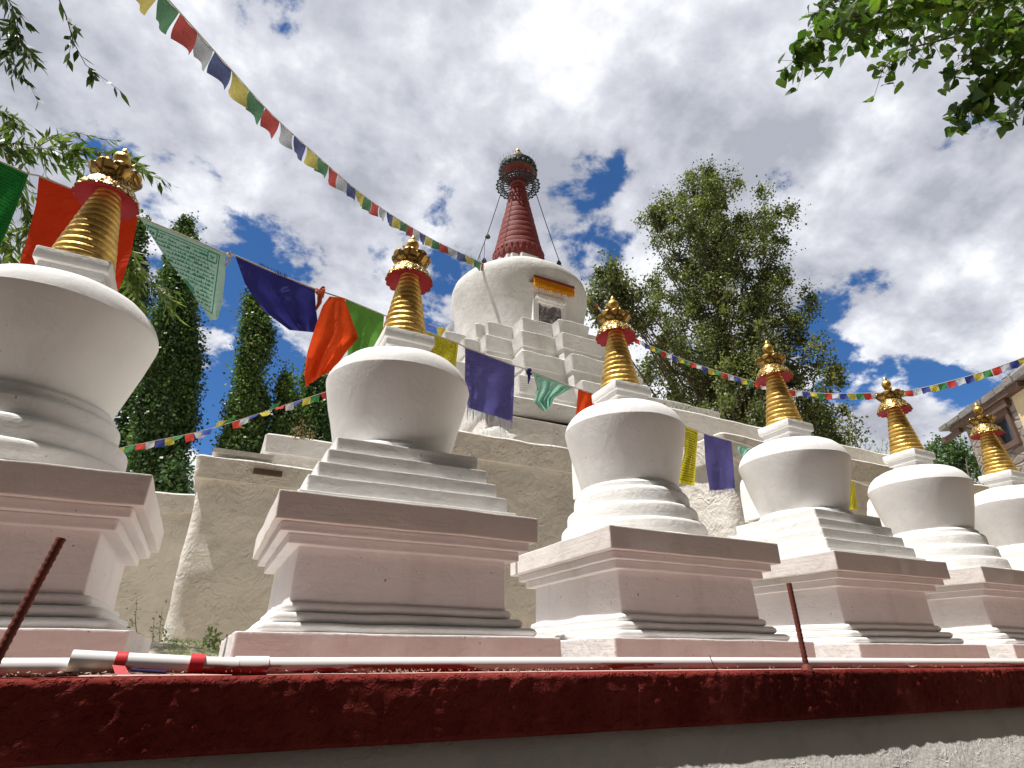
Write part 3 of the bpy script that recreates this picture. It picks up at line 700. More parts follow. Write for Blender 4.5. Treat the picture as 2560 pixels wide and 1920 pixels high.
for i in range(14):
    a = 2*PI*i/14; b.tube([(.24*V*math.cos(a), .24*V*math.sin(a), 8.56*V), (.25*V*math.cos(a), .25*V*math.sin(a), 8.66*V)], .004, 4)
b.tube([(.24*V*math.cos(2*PI*i/32), .24*V*math.sin(2*PI*i/32), 8.565*V) for i in range(33)], .015, 5); b.build('crown_petals', M['slate_metal'], crn)
rloft('gold_finial', [(.10,8.74), (.12,8.76), (.08,8.79), (.055,8.84), (.035,8.85), (.05,8.88), (.04,8.92), (.01,8.95), (.004,8.98)], M['gold'], big, 24, 0)
# dome niche facing the row, its lintel, relief plaque and marigold valance
yf = -1.03*V
b = MB(); 
for x in (-.235, .235): b.box((x*V, yf+.20*V, 4.52*V), (.09*V, .40*V, .80*V))
b.box((0, yf+.22*V, 4.86*V), (.56*V, .40*V, .10*V)); b.box((0, yf+.22*V, 4.15*V), (.56*V, .42*V, .08*V))
nf = b.build('niche_frame', M['plaster'], big)
b = MB()
for i, (w, z, d) in enumerate(((.42, 4.78, .04), (.50, 4.835, .075))): b.box((0, yf-d*V/2+.01, z*V), (w*V, d*V, .045*V))
for i in range(9): b.box(((-.2+.05*i)*V, yf-.05*V, 4.805*V), (.028*V, .05*V, .03*V))
b.build('lintel', M['plaster'], nf)
def plaque_mat():
    m, nt, bs = mat('grey_relief_plaque'); v = coord(nt, (1,1,1))
    f = ramp(nt, nz(nt, v, 7, 6, .6, 1.5), [(.42, 0), (.55, 1)])
    c = mixc(nt, f, (.40,.36,.37), (.16,.14,.15)); lk(nt, c, bs.inputs['Base Color']); bs.inputs['Roughness'].default_value = .8; bump(nt, bs, f, 1, .02); return m
M['plaque'] = plaque_mat()
b = MB(); b.box((-.01*V, yf+.025*V, 4.48*V), (.385*V, .03*V, .66*V)); pq = b.build('relief_plaque', M['plaque'], nf)
b = MB(); n = 14
arc = [(.165*V*math.cos(PI*i/n), yf+.006*V, (4.60+.10*abs(math.sin(PI*i/n))+.018*math.cos(6*PI*i/n))*V) for i in range(n+1)]
b.tube([(.165*V, yf+.006*V, 4.2*V)]+arc+[(-.165*V, yf+.006*V, 4.2*V)], .018, 6)
for i in range(6): b.tube([(0, yf+.006*V, 4.50*V), (.07*V*math.cos(i*PI/5), yf+.006*V, (4.50+.09*math.sin(i*PI/5))*V)], [.03,.012], 6)
for i in range(4): b.box((0, yf+.008*V, (4.44-.045*i)*V), (.2*V, .03, .02*V))
b.build('relief', M['plaque'], pq)
b = MB(); b.box((0, yf-.085*V, 5.085*V), (.70*V, .15*V, .035*V)); vb = b.build('valance_board', M['wood_dark'], big)
b = MB(); n = 150; vs = []; fs = []
for i in range(n+1):
    x = (-.345+.69*i/n)*V
    for j in range(4):
        z = (5.065-.155*j/3)*V+((.018*math.sin(i*.9)+.02*math.sin(i*.23)) if j == 3 else 0); vs.append((x, yf-.15*V-(.014+.030*j/3)*math.sin(i*.9), z))
for i in range(n):
    for j in range(3): a = i*4+j; fs.append((a, a+4, a+5, a+1))
b.add(vs, fs); b.build('valance', M['valance'], vb)
b = MB(); b.box((0, yf-.163*V, 5.062*V), (.70*V, .008*V, .011*V)); b.build('valance_trim', M['crimson'], vb)
# guy chains with bells
for (ang, lab) in ((rad(200), 0), (rad(-12), 1), (rad(95), 2)):
    top = Vector((.33*V*math.cos(ang), .33*V*math.sin(ang), 7.98*V)); bot = Vector((1.0*V*math.cos(ang), 1.0*V*math.sin(ang), 5.62*V))
    b = MB(); b.tube([top.lerp(bot, t)+Vector((0,0,-.12*math.sin(PI*t))) for t in np.linspace(0, 1, 12)], .012, 5); w = b.build('guy_chain', M['wire'], big)
    for t, dl in ((.62,.05), (.72,.55), (.86,.35)):
        p = top.lerp(bot, t)+Vector((0,0,-.12*math.sin(PI*t))); b = MB()
        b.tube([p, p-Vector((0,0,dl))], .006, 4); q = p-Vector((0,0,dl))
        b.tube([q+Vector((0,0,.02)), q-Vector((0,0,.03)), q-Vector((0,0,.10)), q-Vector((0,0,.14))], [.015,.05,.075,.03], 8)
        b.build('bell', M['dark_iron'], w)

# ------------------------------------------------------------------ PRAYER FLAGS
def relmesh(o_loc, vs): return [(x-o_loc[0], y-o_loc[1], z-o_loc[2]) for x, y, z in vs]
def polyl(pts, t):
    n = len(pts)-1; s = min(max(t, 0), 1)*n; i = min(int(s), n-1); return Vector(pts[i]).lerp(Vector(pts[i+1]), s-i)
YF = 2.17
def bigflag(root, L, Rr, m, lab, wave=.02, seed=0, planar=True, fringe=0, dy=0, ny=22, nx=22, name='flag', fold=2.5, hf=1.02):
    vs = []; uvs = []; fs = []
    TL, TR = atY(*L[0], YF), atY(*Rr[0], YF); ex = (TR-TL); W = ex.length; ex.normalize(); dn = Vector((0,0,-1)); dn = (dn-ex*dn.dot(ex)).normalized()
    H = W*hf
    for j in range(ny+1):
        v = j/ny
        a = polyl([(*p, 0) for p in L], v); c = polyl([(*p, 0) for p in Rr], v)
        for i in range(nx+1):
            u = i/nx; p = a.lerp(c, u)
            yy = YF+dy+wave*v*(math.sin(u*fold*PI+seed+1.5*v)+.6*nv((u*2, v*2, seed), 1.5))+wave*.6*v*v
            q = atY(p.x, p.y, yy); vs.append(q)
            if planar:
                d = q-TL; BRv = atY(*Rr[-1], YF)-TR; A1 = (TR-TL); det = A1.x*BRv.z-A1.z*BRv.x
                uvs.append(((d.x*BRv.z-d.z*BRv.x)/det, 1-(A1.x*d.z-A1.z*d.x)/det))
            else: uvs.append((u, 1-v))
    for j in range(ny):
        for i in range(nx): a = j*(nx+1)+i; fs.append((a, a+1, a+nx+2, a+nx+1))
    o = link(name, mesh_from(name, relmesh(root.location, vs), fs, m, uvs, sharp=None), root)
    if lab: o['label'] = lab
    return o
TOPS = [(-60,322),(62,376),(84,380),(190,422),(298,468),(395,508),(488,548),(508,552),(600,592),(690,628),(746,646),(830,681),(921,716),(990,742),(1005,750),(1112,790),(1145,800),(1240,837),(1285,851),(1390,888),(1480,920),(1520,936),(1600,958),(1720,1000),(1832,1036),(1848,1040),(1900,1058)]
loc = atY(700, 632, YF)
fs1 = thing('prayer_flag_string', 'rope of large cloth prayer flags running close behind the small stupas', 'prayer flags', loc, None)
b = MB(); b.tube(relmesh(loc, [atY(x, y, YF) for x, y in TOPS]), .0035, 6); b.build('rope', M['rope'], fs1)
def knot(px, py, m, s=1):
    b = MB(); p = atY(px, py, YF)-Vector(loc)
    for k in range(4):
        q = [Vector((random.uniform(-1,1), random.uniform(-1,1), random.uniform(-1,1)))*.012*s+p for _ in range(4)]; b.tube(q, .005*s, 6)
    b.tube([p, p+Vector((.004,.01,-.03*s)), p+Vector((-.006,.0,-.06*s))], [.007*s,.006*s,.002*s], 6)
    b.build('knot', m, fs1)
knot(495, 550, M['rope']); knot(692, 630, M['rope_red'], 1.6); knot(1143, 802, CL['blue'], 1.1)
bigflag(fs1, [(-40,330),(-60,420),(-80,520)], [(62,377),(35,450),(2,530)], CL['green'], 'dark green cloth', seed=1)
bigflag(fs1, [(84,381),(78,440),(60,510),(38,582)], [(298,468),(285,540),(270,590),(252,640)], CL['red'], 'red cloth behind the cut off stupa', seed=2, wave=.03)
bigflag(fs1, [(303,472),(350,545),(400,610),(455,692)], [(488,549),(486,600),(480,655),(470,690)], CL['white_print'], 'white cloth printed in green script', seed=3, wave=.012, fold=1.5, hf=1.22)
bigflag(fs1, [(508,553),(530,615),(570,672),(625,713)], [(680,624),(682,660),(686,692),(678,718)], CL['blue'], 'navy blue cloth', seed=4, wave=.035, fold=3.5)
bigflag(fs1, [(712,640),(696,662),(679,712),(664,760),(657,805),(660,836)], [(744,644),(758,685),(774,730),(748,760),(722,798),(700,808)], CL['orange'], 'torn bright orange cloth', seed=5, wave=.035, fold=3.2, dy=-.03)
bigflag(fs1, [(746,647),(753,700),(751,771)], [(830,681),(826,725),(812,768)], CL['grass'], 'leaf green cloth', seed=6)
bigflag(fs1, [(921,717),(918,750),(914,792)], [(990,742),(987,770),(984,799)], CL['yellow_print'], 'yellow printed cloth beside the biggest stupa', seed=7, planar=False, wave=.01)
bv = bigflag(fs1, [(1005,750),(1004,815),(1010,880)], [(1112,790),(1110,850),(1107,913)], CL['violet'], 'faded violet blue cloth with a fringed hem', seed=8, wave=.025)
bigflag(fs1, [(1151,804),(1160,838),(1153,870),(1176,891)], [(1240,837),(1222,848),(1200,858),(1190,878)], CL['mint'], 'crumpled pale mint cloth', seed=9, wave=.05, fold=5, planar=False)
bigflag(fs1, [(1249,840),(1246,872),(1243,908)], [(1286,851),(1290,868),(1295,895)], CL['orange'], 'small orange red cloth', seed=10)
bigflag(fs1, [(1478,919),(1478,980),(1462,1043)], [(1508,931),(1504,990),(1500,1050)], CL['yellow_print'], 'long yellow printed cloth', seed=11, planar=False, wave=.012)
b2 = bigflag(fs1, [(1520,936),(1524,1000),(1533,1060)], [(1580,953),(1584,1000),(1588,1056)], CL['violet'], 'narrow faded blue cloth', seed=12, wave=.015)
bigflag(fs1, [(1592,962),(1594,972),(1600,985)], [(1625,966),(1616,974),(1610,984)], CL['mint'], 'small mint green scrap', seed=13)
bigflag(fs1, [(1830,1036),(1828,1065),(1824,1098)], [(1845,1039),(1849,1070),(1852,1102)], CL['yellow_print'], 'yellow cloth between the far stupas', seed=14, planar=False, wave=.008)
def fringe(fl, a, c, ln, m, n=46):
    b = MB()
    for i in range(n):
        t = i/(n-1); p = Vector((*a, 0)).lerp(Vector((*c, 0)), t); l = ln*random.uniform(.6, 1.15)
        q0 = atY(p.x, p.y, YF+.02*math.sin(t*6)); q1 = atY(p.x+random.uniform(-3,2), p.y+l, YF+.02*math.sin(t*6)+random.uniform(-.01,.01))
        b.tube([q0-loc, (q0+q1)/2-loc+Vector((random.uniform(-.002,.002),0,0)), q1-loc], [.0016,.0013,.0006], 4)
    b.build('fringe', m, fl)
fringe(fs1.children[4], (560,575), (620,600), -9, CL['blue'], 26); fringe(bv, (1010,878), (1107,911), 28, CL['fringe']); fringe(b2, (1533,1058), (1588,1054), 14, CL['fringe'], 26)

def minis(name, label, pts, seq, cols, fw, fh, start=0, wind=Vector((0,0,0)), jit=.25, group=None, curl=()):
    """string of small flags: polyline of world points, flags evenly spaced"""
    pts = [Vector(p) for p in pts]; fine = []
    for i in range(len(pts)-1):
        p0 = pts[max(i-1,0)]; p1 = pts[i]; p2 = pts[i+1]; p3 = pts[min(i+2, len(pts)-1)]
        for k in range(12):
            t = k/12; fine.append(.5*((2*p1)+(-p0+p2)*t+(2*p0-5*p1+4*p2-p3)*t*t+(-p0+3*p1-3*p2+p3)*t**3))
    fine.append(pts[-1])
    cum = [0]
    for i in range(1, len(fine)): cum.append(cum[-1]+(fine[i]-fine[i-1]).length)
    def at(s):
        for i in range(1, len(cum)):
            if cum[i] >= s: return fine[i-1].lerp(fine[i], (s-cum[i-1])/max(1e-6, cum[i]-cum[i-1]))
        return fine[-1]
    root = thing(name, label, 'prayer flags', fine[0], group)
    b = MB(); b.tube([p-fine[0] for p in fine], .006, 5); b.build('rope', M['rope'], root)
    s = start; k = 0
    while s+fw < cum[-1]:
        a, c = at(s), at(s+fw*.97); e = c-a; vs = []; fs = []; n = 6
        tw = random.gauss(0, jit); hang = (Vector((0,0,-1))+wind*random.uniform(.5,1.4)+e.normalized()*random.gauss(0,.4*jit)+e.normalized().cross(Vector((0,0,1)))*tw).normalized()
        if k in curl: hang = (Vector((.3,-.2,.55))).normalized()
        sd = random.uniform(0, 6); hh = fh*random.uniform(.92, 1.05)
        side = e.normalized().cross(Vector((0,0,1))).normalized()
        for j in range(n+1):
            for i in range(n+1):
                u, v = i/n, j/n; p = a+e*u+hang*(hh*v)+side*(.03*v*math.sin(u*4+sd+v*2))-fine[0]
                p -= Vector((0,0,.08*fw*math.sin(PI*u)*(1-v)*.4)); vs.append(p)
        for j in range(n):
            for i in range(n): q = j*(n+1)+i; fs.append((q, q+1, q+n+2, q+n+1))
        link('flag', mesh_from('flag', vs, fs, cols[seq[k % len(seq)]], sharp=None), root)
        s += fw*random.uniform(.98, 1.06); k += 1
    return root
GS = 'strings of small prayer flags'
minis('prayer_flag_string', 'long string of faded small flags from the top edge to the great dome',
      [atD(300,-70,3.1), atD(368,5,3.6), atD(415,57,4.0), atD(457,104,4.4), atD(500,152,4.8), atD(590,250,5.7), atD(690,341,7.0), atD(780,418,8.6), atD(860,473,10.4), atD(940,520,12.4), atD(1010,553,13.6), atD(1062,579,14.6)],
      'YGRWB', dict(SF), .35, .24, .02, Vector((.03,0,0)), .05, GS)
bu = MB(); q0 = atD(1064,580,14.55)
fb = thing('flag_bundle', 'bunched tangle of small bright flags tied where the long string meets the great dome', 'prayer flags', q0)
for i in range(12):
    e = Vector((random.uniform(.1,.5), random.uniform(-.3,.2), random.uniform(-.35,.15))); h = Vector((random.uniform(-.1,.1), random.uniform(-.1,.1), -random.uniform(.08,.16))); vs = []; fs = []
    for j in range(4):
        for k in range(7): vs.append(e*(k/6)+h*(j/3)+Vector((0,.04*math.sin(k+i), .02*math.sin(k*1.3+i))))
    for j in range(3):
        for k in range(6): a = j*7+k; fs.append((a, a+1, a+8, a+7))
    link('flag', mesh_from('flag', vs, fs, SM['YRWBRG'[i % 6]], sharp=None), fb)
minis('prayer_flag_string', 'string of bright small flags between the cut off stupa and the biggest one',
      [atY(225,976,17.5), atY(268,966,17.3), atY(345,950,17), atY(440,930,16.6), atY(520,906,16.3), atY(600,880,16), atY(705,846,15.6), atY(760,828,15.4)],
      'BYGRW', SM, .235, .215, .05, Vector((.15,-.1,.1)), .5, GS, curl=(11, 12, 17))
minis('prayer_flag_string', 'string of small flags sagging past the large poplar to the stone house',
      [atD(1268,635,16.2), atD(1330,700,15.8), atD(1385,737,15.4), atD(1500,785,14.8), atD(1650,830,14.2), atD(1740,846,13.9), atD(1800,850,13.6), atD(1925,847,13.0), atD(2000,836,12.6), atD(2120,804,11.9), atD(2230,765,11.2)],
      'YGRWB', SM, .155, .150, .0, Vector((.05,0,0)), .12, GS)
minis('prayer_flag_string', 'short bit of prayer flags showing left of the great dome', [atD(925,700,15.5), atD(955,708,15.3), atD(978,695,15.2), atD(1000,690,15.0)], 'BYW', SM, .27, .25, .0, Vector((0,0,0)), .4, GS)

# ------------------------------------------------------------------ VEGETATION
def leaf_cloud(cent, size, rng, stretch=1.0, droop=None, curlv=.25):
    n = len(cent); d = rng.normal(size=(n,3)); d /= np.linalg.norm(d, axis=1, keepdims=True)
    if droop is not None: d = d*(1-droop)+np.array([0,0,-1.0])*droop; d /= np.linalg.norm(d, axis=1, keepdims=True)
    r = rng.normal(size=(n,3)); s = np.cross(d, r); s /= np.linalg.norm(s, axis=1, keepdims=True)+1e-9
    up = np.cross(s, d); L = size*(.65+.7*rng.random((n,1))); W = L*.42*stretch
    v = np.stack([cent-d*L*.5, cent+s*W+up*L*curlv*.3, cent+d*L*.5, cent-s*W+up*L*curlv*.3], 1).reshape(-1,3)
    return v
def quads_mesh(name, v, m, smooth=True):
    n = len(v)//4; me = bpy.data.meshes.new(name); me.vertices.add(len(v)); me.vertices.foreach_set('co', v.astype(np.float32).ravel())
    me.loops.add(n*4); me.loops.foreach_set('vertex_index', np.arange(n*4, dtype=np.int32)); me.polygons.add(n)
    me.polygons.foreach_set('loop_start', np.arange(0, n*4, 4, dtype=np.int32)); me.polygons.foreach_set('loop_total', np.full(n, 4, dtype=np.int32))
    me.materials.append(m); me.update(calc_edges=True); me.validate(); return me
def tree(name, label, rows, Y, m, nclump, per, clr, lsize, base_z=None, trunk_r=.2, group=None, seed=0, limbs=60, asc=1.0, extra=(), outer=.5, bm=None, bare=6):
    rng = np.random.default_rng(seed+100)
    R3 = []
    for (y, xl, xr) in rows:
        a, c = atY(xl, y, Y), atY(xr, y, Y); R3.append((a.z*.5+c.z*.5, (a.x+c.x)/2, abs(c.x-a.x)/2*.93))
    R3.sort(); zs = np.array([r[0] for r in R3]); cx = np.array([r[1] for r in R3]); rr = np.maximum(np.array([r[2] for r in R3])-clr*.5, .12)
    bz = base_z if base_z is not None else LEDGE
    base = Vector((float(cx[0]), Y, bz)); root = thing(name, label, 'tree', base, group)
    zz = np.linspace(zs[0], zs[-1], 200); w = np.interp(zz, zs, rr)**1.35+.05; w /= w.sum()
    zc = rng.choice(zz, nclump, p=w)+rng.normal(size=nclump)*.15; R = np.interp(zc, zs, rr); X = np.interp(zc, zs, cx)
    th = rng.random(nclump)*2*PI; q = np.maximum(rng.random(nclump)**outer, 0)
    lob = 1+(.16+.12*(asc > 1.2))*np.sin(3*th+zc*.9*(1 if asc < 1.2 else .25))+.12*np.sin(5*th-zc*1.7*(1 if asc < 1.2 else .3))
    cc = np.stack([X+np.cos(th)*R*q*np.minimum(lob,1.12), Y+np.sin(th)*R*q*lob, zc], 1)
    keep = np.array([nv(p, .55, seed)+.35*nv(p, 1.5, seed+3) > (-.25 if asc < 1.2 else -.42) for p in cc]); cc = cc[keep]
    for (px, py, rad_, k) in extra:
        p = np.array(atY(px, py, Y)); cc = np.vstack([cc, p+rng.normal(size=(k,3))*rad_*.5])
    sz = clr*(.55+.9*rng.random(len(cc))); n = len(cc)
    cen = np.repeat(cc, per, 0)+rng.normal(size=(n*per,3))*np.repeat(sz, per)[:,None]*np.array([.40,.40,.52*asc])
    v = leaf_cloud(cen, lsize, rng)-np.array(base)
    link('crown', quads_mesh('crown', v, m), root)
    b = MB(); zt = zs[-1]; tp = []
    for t in np.linspace(0, 1, 14):
        z = bz+(zt*.97-bz)*t; tp.append(Vector((float(np.interp(z, zs, cx))+.12*math.sin(t*7+seed), Y+.1*math.cos(t*5), z)))
    b.tube([p-base for p in tp], [trunk_r*(1-.93*t)**.9+.008 for t in np.linspace(0, 1, 14)], 10)
    b.build('trunk', bm or M['bark'], root)
    b = MB(); idx = rng.permutation(n)[:limbs]
    for i in idx:
        c = Vector(cc[i]); h = max(bz+.4*(zs[0]-bz), c.z-(.8+1.6*random.random())*asc*max(.4, float(np.interp(c.z, zs, rr)))); t = (h-bz)/(zt*.97-bz)
        s = polyl(tp, t); mid = s.lerp(c, .5)+Vector((0,0,-.18*(c-s).length)); r0 = trunk_r*.28*(1-.7*min(1, max(0, t)))+.01
        b.tube([s-base, mid-base, c-base], [r0, r0*.55, r0*.18], 5, cap=False)
    for i in range(bare):
        c = Vector(cc[random.randrange(n)]); b.tube([c-base, c-base+Vector((random.gauss(0,.15), 0, .5)), c-base+Vector((random.gauss(0,.3), 0, 1.0+random.random()*.5))], [.02,.012,.005], 4)
    b.build('limbs', bm or M['bark'], root); return root
GT = 'poplars behind the stupas'
tree('poplar_tree', 'large loose olive poplar rising right of the great stupa',
     [(345,1510,1520),(372,1492,1540),(410,1470,1560),(440,1425,1590),(480,1412,1640),(560,1412,1655),(640,1425,1660),(700,1415,1680),(780,1400,1705),(850,1390,1725),(920,1400,1755),(1000,1420,1775)],
     22, M['leaf_olive'], 960, 165, .66, .15, trunk_r=.5, group=None, seed=1, limbs=110, extra=[(1320,610,.9,16),(1290,650,.6,8),(1350,640,1.0,14),(1380,690,1.0,12),(1685,600,.6,6),(1420,470,.5,6),(1300,690,.5,5),(1755,900,.9,14),(1790,960,.9,14),(1802,800,.3,3)], outer=.62, bare=14)
tree('poplar_tree', 'tall dark columnar poplar beside the cut off stupa',
     [(560,370,382),(590,355,402),(640,335,425),(720,318,442),(800,295,440),(880,275,428),(960,262,420),(1040,262,408),(1100,268,404)],
     21, M['leaf_dark'], 700, 150, .36, .10, trunk_r=.3, group=GT, seed=2, limbs=60, asc=1.6, outer=.55, bare=0)
tree('poplar_tree', 'pale poplar tip showing above the white printed cloth',
     [(472,396,412),(500,376,428),(540,350,440),(600,330,440),(700,320,430),(800,320,420),(900,320,410)],
     27, M['leaf_poplar'], 260, 150, .38, .12, trunk_r=.3, group=GT, seed=3, limbs=30, asc=1.6, bare=0)
tree('poplar_tree', 'dark poplar hidden behind the willow leaves and the cut off stupa',
     [(480,285,308),(520,268,318),(600,250,325),(700,250,325),(800,250,320),(950,250,320),(1080,250,320)],
     24, M['leaf_dark'], 230, 130, .40, .12, trunk_r=.3, group=GT, seed=4, limbs=30, asc=1.6, bare=0)
tree('poplar_tree', 'slender twin topped poplar standing alone in the blue gap',
     [(655,536,552),(680,520,590),(720,512,596),(780,508,594),(850,495,585),(900,478,580),(950,465,590),(1000,455,600)],
     21, M['leaf_poplar'], 470, 150, .36, .10, trunk_r=.28, group=GT, seed=5, limbs=50, asc=1.5, bare=0)
tree('poplar_tree', 'short green poplar next to the dome of the biggest stupa',
     [(828,608,622),(860,592,640),(900,580,660),(950,570,680),(1010,570,690)], 21, M['leaf_poplar'], 170, 140, .36, .11, trunk_r=.2, group=GT, seed=6, limbs=20, asc=1.5, bare=0)
tree('poplar_tree', 'dark poplar directly left of the dome of the biggest stupa',
     [(800,668,690),(820,650,715),(860,640,730),(920,632,740),(1000,630,750)], 22, M['leaf_dark'], 200, 140, .38, .11, trunk_r=.2, group=GT, seed=7, limbs=20, asc=1.5, bare=0)
tree('bush', 'low dark bush in the gap below the columnar poplar', [(1028,370,385),(1040,362,398),(1060,356,404),(1090,350,410)], 17, M['leaf_dark'], 30, 60, .3, .12, trunk_r=.05, seed=8, limbs=8, bare=0)
tree('bush', 'rounded green bush between the far spires', [(950,2025,2050),(965,2015,2065),(985,2010,2085),(1010,2008,2100),(1040,2008,2105)], 8.2, M['leaf_dark'], 90, 60, .2, .075, trunk_r=.05, seed=9, limbs=12, bare=0)
tree('bush', 'smaller green bush against the stone house', [(980,2085,2100),(992,2078,2112),(1010,2070,2115),(1040,2070,2118)], 7.6, M['leaf_poplar'], 50, 60, .17, .07, trunk_r=.04, seed=10, limbs=8, bare=0)

def weeds(name, label, cat, Y, stems, m, ms, leaf=.02, nl=26, spread=3, base_z=None, straight=True):
    """stems: (px, py_base, py_top, lean px)"""
    p0 = atY(stems[0][0], stems[0][1], Y); root = thing(name, label, cat, p0)
    b = MB(); cents = []
    for (px, yb, yt, ln) in stems:
        a = atY(px, yb, Y); c = atY(px+ln, yt, Y+random.uniform(-.05,.05)); mid = (a+c)/2+Vector(((c-a).length*.05*random.uniform(-1,1),0,0))
        H = (c-a).length; b.tube([a-p0, mid-p0, c-p0], [H*.008+.0008, H*.006+.0006, .0005], 5)
        for i in range(nl):
            t = random.uniform(.1, 1); q = a.lerp(mid, t*2) if t < .5 else mid.lerp(c, t*2-1)
            cents.append(np.array(q-p0)+np.random.default_rng(i+int(px)).normal(size=3)*leaf*.8)
    b.build('stems', ms, root); v = leaf_cloud(np.array(cents), leaf, RNG, .55); link('leaves', quads_mesh('leaves', v, m), root); return root
weeds('weed', 'spindly dry weeds against the wall right of the cut off stupa', 'weed', 2.9, [(300,1400,1290,-4),(330,1400,1330,3),(345,1410,1310,6),(352,1400,1350,8),(285,1390,1335,-4)], M['weed'], M['twig'], .014, 26)
weeds('weed', 'leafy green weed growing at the foot of the biggest stupa', 'weed', 2.75, [(452,1412,1362,2),(460,1412,1380,6),(446,1412,1385,-6)], M['weed'], M['twig'], .022, 30)
weeds('weed', 'tall thin weeds sprouting on the podium between two small domes', 'weed', 4.6, [(1440,905,858,-3),(1455,915,855,0),(1470,920,870,4),(1482,935,880,3),(1500,925,900,3),(1530,940,880,-4),(1545,945,905,4),(1560,950,915,6),(1515,935,915,2)], M['weed'], M['twig'], .035, 26)
weeds('weed', 'bare willow shoots rising above the wall between far spires', 'shrub', 6.4, [(1838,985,885,-4),(1846,985,900,2),(1858,985,920,6),(1866,985,940,10),(1830,985,920,-6),(1850,985,870,-10),(1874,985,950,12),(1905,990,945,2),(1900,990,962,-4),(1912,990,950,5)], M['weed'], M['twig'], .04, 22)
weeds('weed', 'dry brown weed stalks on the podium left of the big dome', 'weed', 6.5, [(655,950,905,0),(648,950,915,-5),(664,950,915,6),(672,952,930,6),(640,950,925,-6)], M['straw_weed'], M['twig_brown'], .03, 34)
weeds('weed', 'single thin dry stalk in the corner of the upper podium', 'weed', 6.3, [(565,1010,975,3),(570,1012,985,-2)], M['straw_weed'], M['twig_brown'], .015, 10)
weeds('grass_tuft', 'grass tuft and white scarf bundle spot on the podium edge', 'grass', 4.25, [(1045,950,925,-2),(1050,950,928,3),(1060,952,930,4),(1085,955,930,-4),(1090,955,935,3),(1095,955,935,5)], M['weed'], M['twig'], .012, 6)
# white scarf lying on the podium coping
p = atY(1075, 938, 4.35); b = MB(); vs = []; fs = []
for j in range(9):
    for i in range(17):
        u = i/16-.5; w = j/8; vs.append((u*.34, w*.12-.05, .075*math.exp(-(u*3.2)**2)*(1-abs(2*w-1)**2)+.02*nv((u, w, 0), 6)+.006*nv((u, w, 1), 16)))
for j in range(8):
    for i in range(16): a = j*17+i; fs.append((a, a+1, a+18, a+17))
b.add(vs, fs); o = b.build('scarf', cloth('white_scarf_cloth', (.75,.75,.72), .2), loc=p); tag(o, 'crumpled white scarf lying on the podium edge under the violet flag', 'scarf')
# ground grass at the foot of the wall
b = MB()
for i in range(520):
    p = atY(random.uniform(352, 470), random.uniform(1398, 1425), random.uniform(2.5, 2.9)); h = random.uniform(.0, .022)*random.random(); a = random.uniform(0, 6.3); l = Vector((math.cos(a), math.sin(a), 0))*(h+.012)*1.6
    z0 = LEDGE-.012+.025+.085*math.exp(-((p.x+.10)/.32)**2-((p.y-2.8)/.25)**2)-.01; q = Vector((p.x, p.y, z0)); b.add([q, q+Vector((.003,0,0)), q+l+Vector((0,0,h+.008))], [(0,1,2)])
g = b.build('grass', M['weed'], smooth=False); tag(g, kind='stuff')
# stone slab and timber block stuck in the podium edge
pp = atY(556, 1000, 3.36*V)
b = MB(); b.box((0,0,0), (.24,.12,.045), .05); o = b.build('timber_block', M['wood_dark'], loc=pp+Vector((.10,.125,-.05))); tag(o, 'short dark timber block lodged in the podium edge left of the biggest stupa', 'timber')
b = MB(); b.box((0,0,0), (.5,.22,.04), .02); o = b.build('stone_slab', M['rough_white'], loc=atY(525,987,3.5*V)); tag(o, 'flat white slab lying on the podium corner', 'slab')

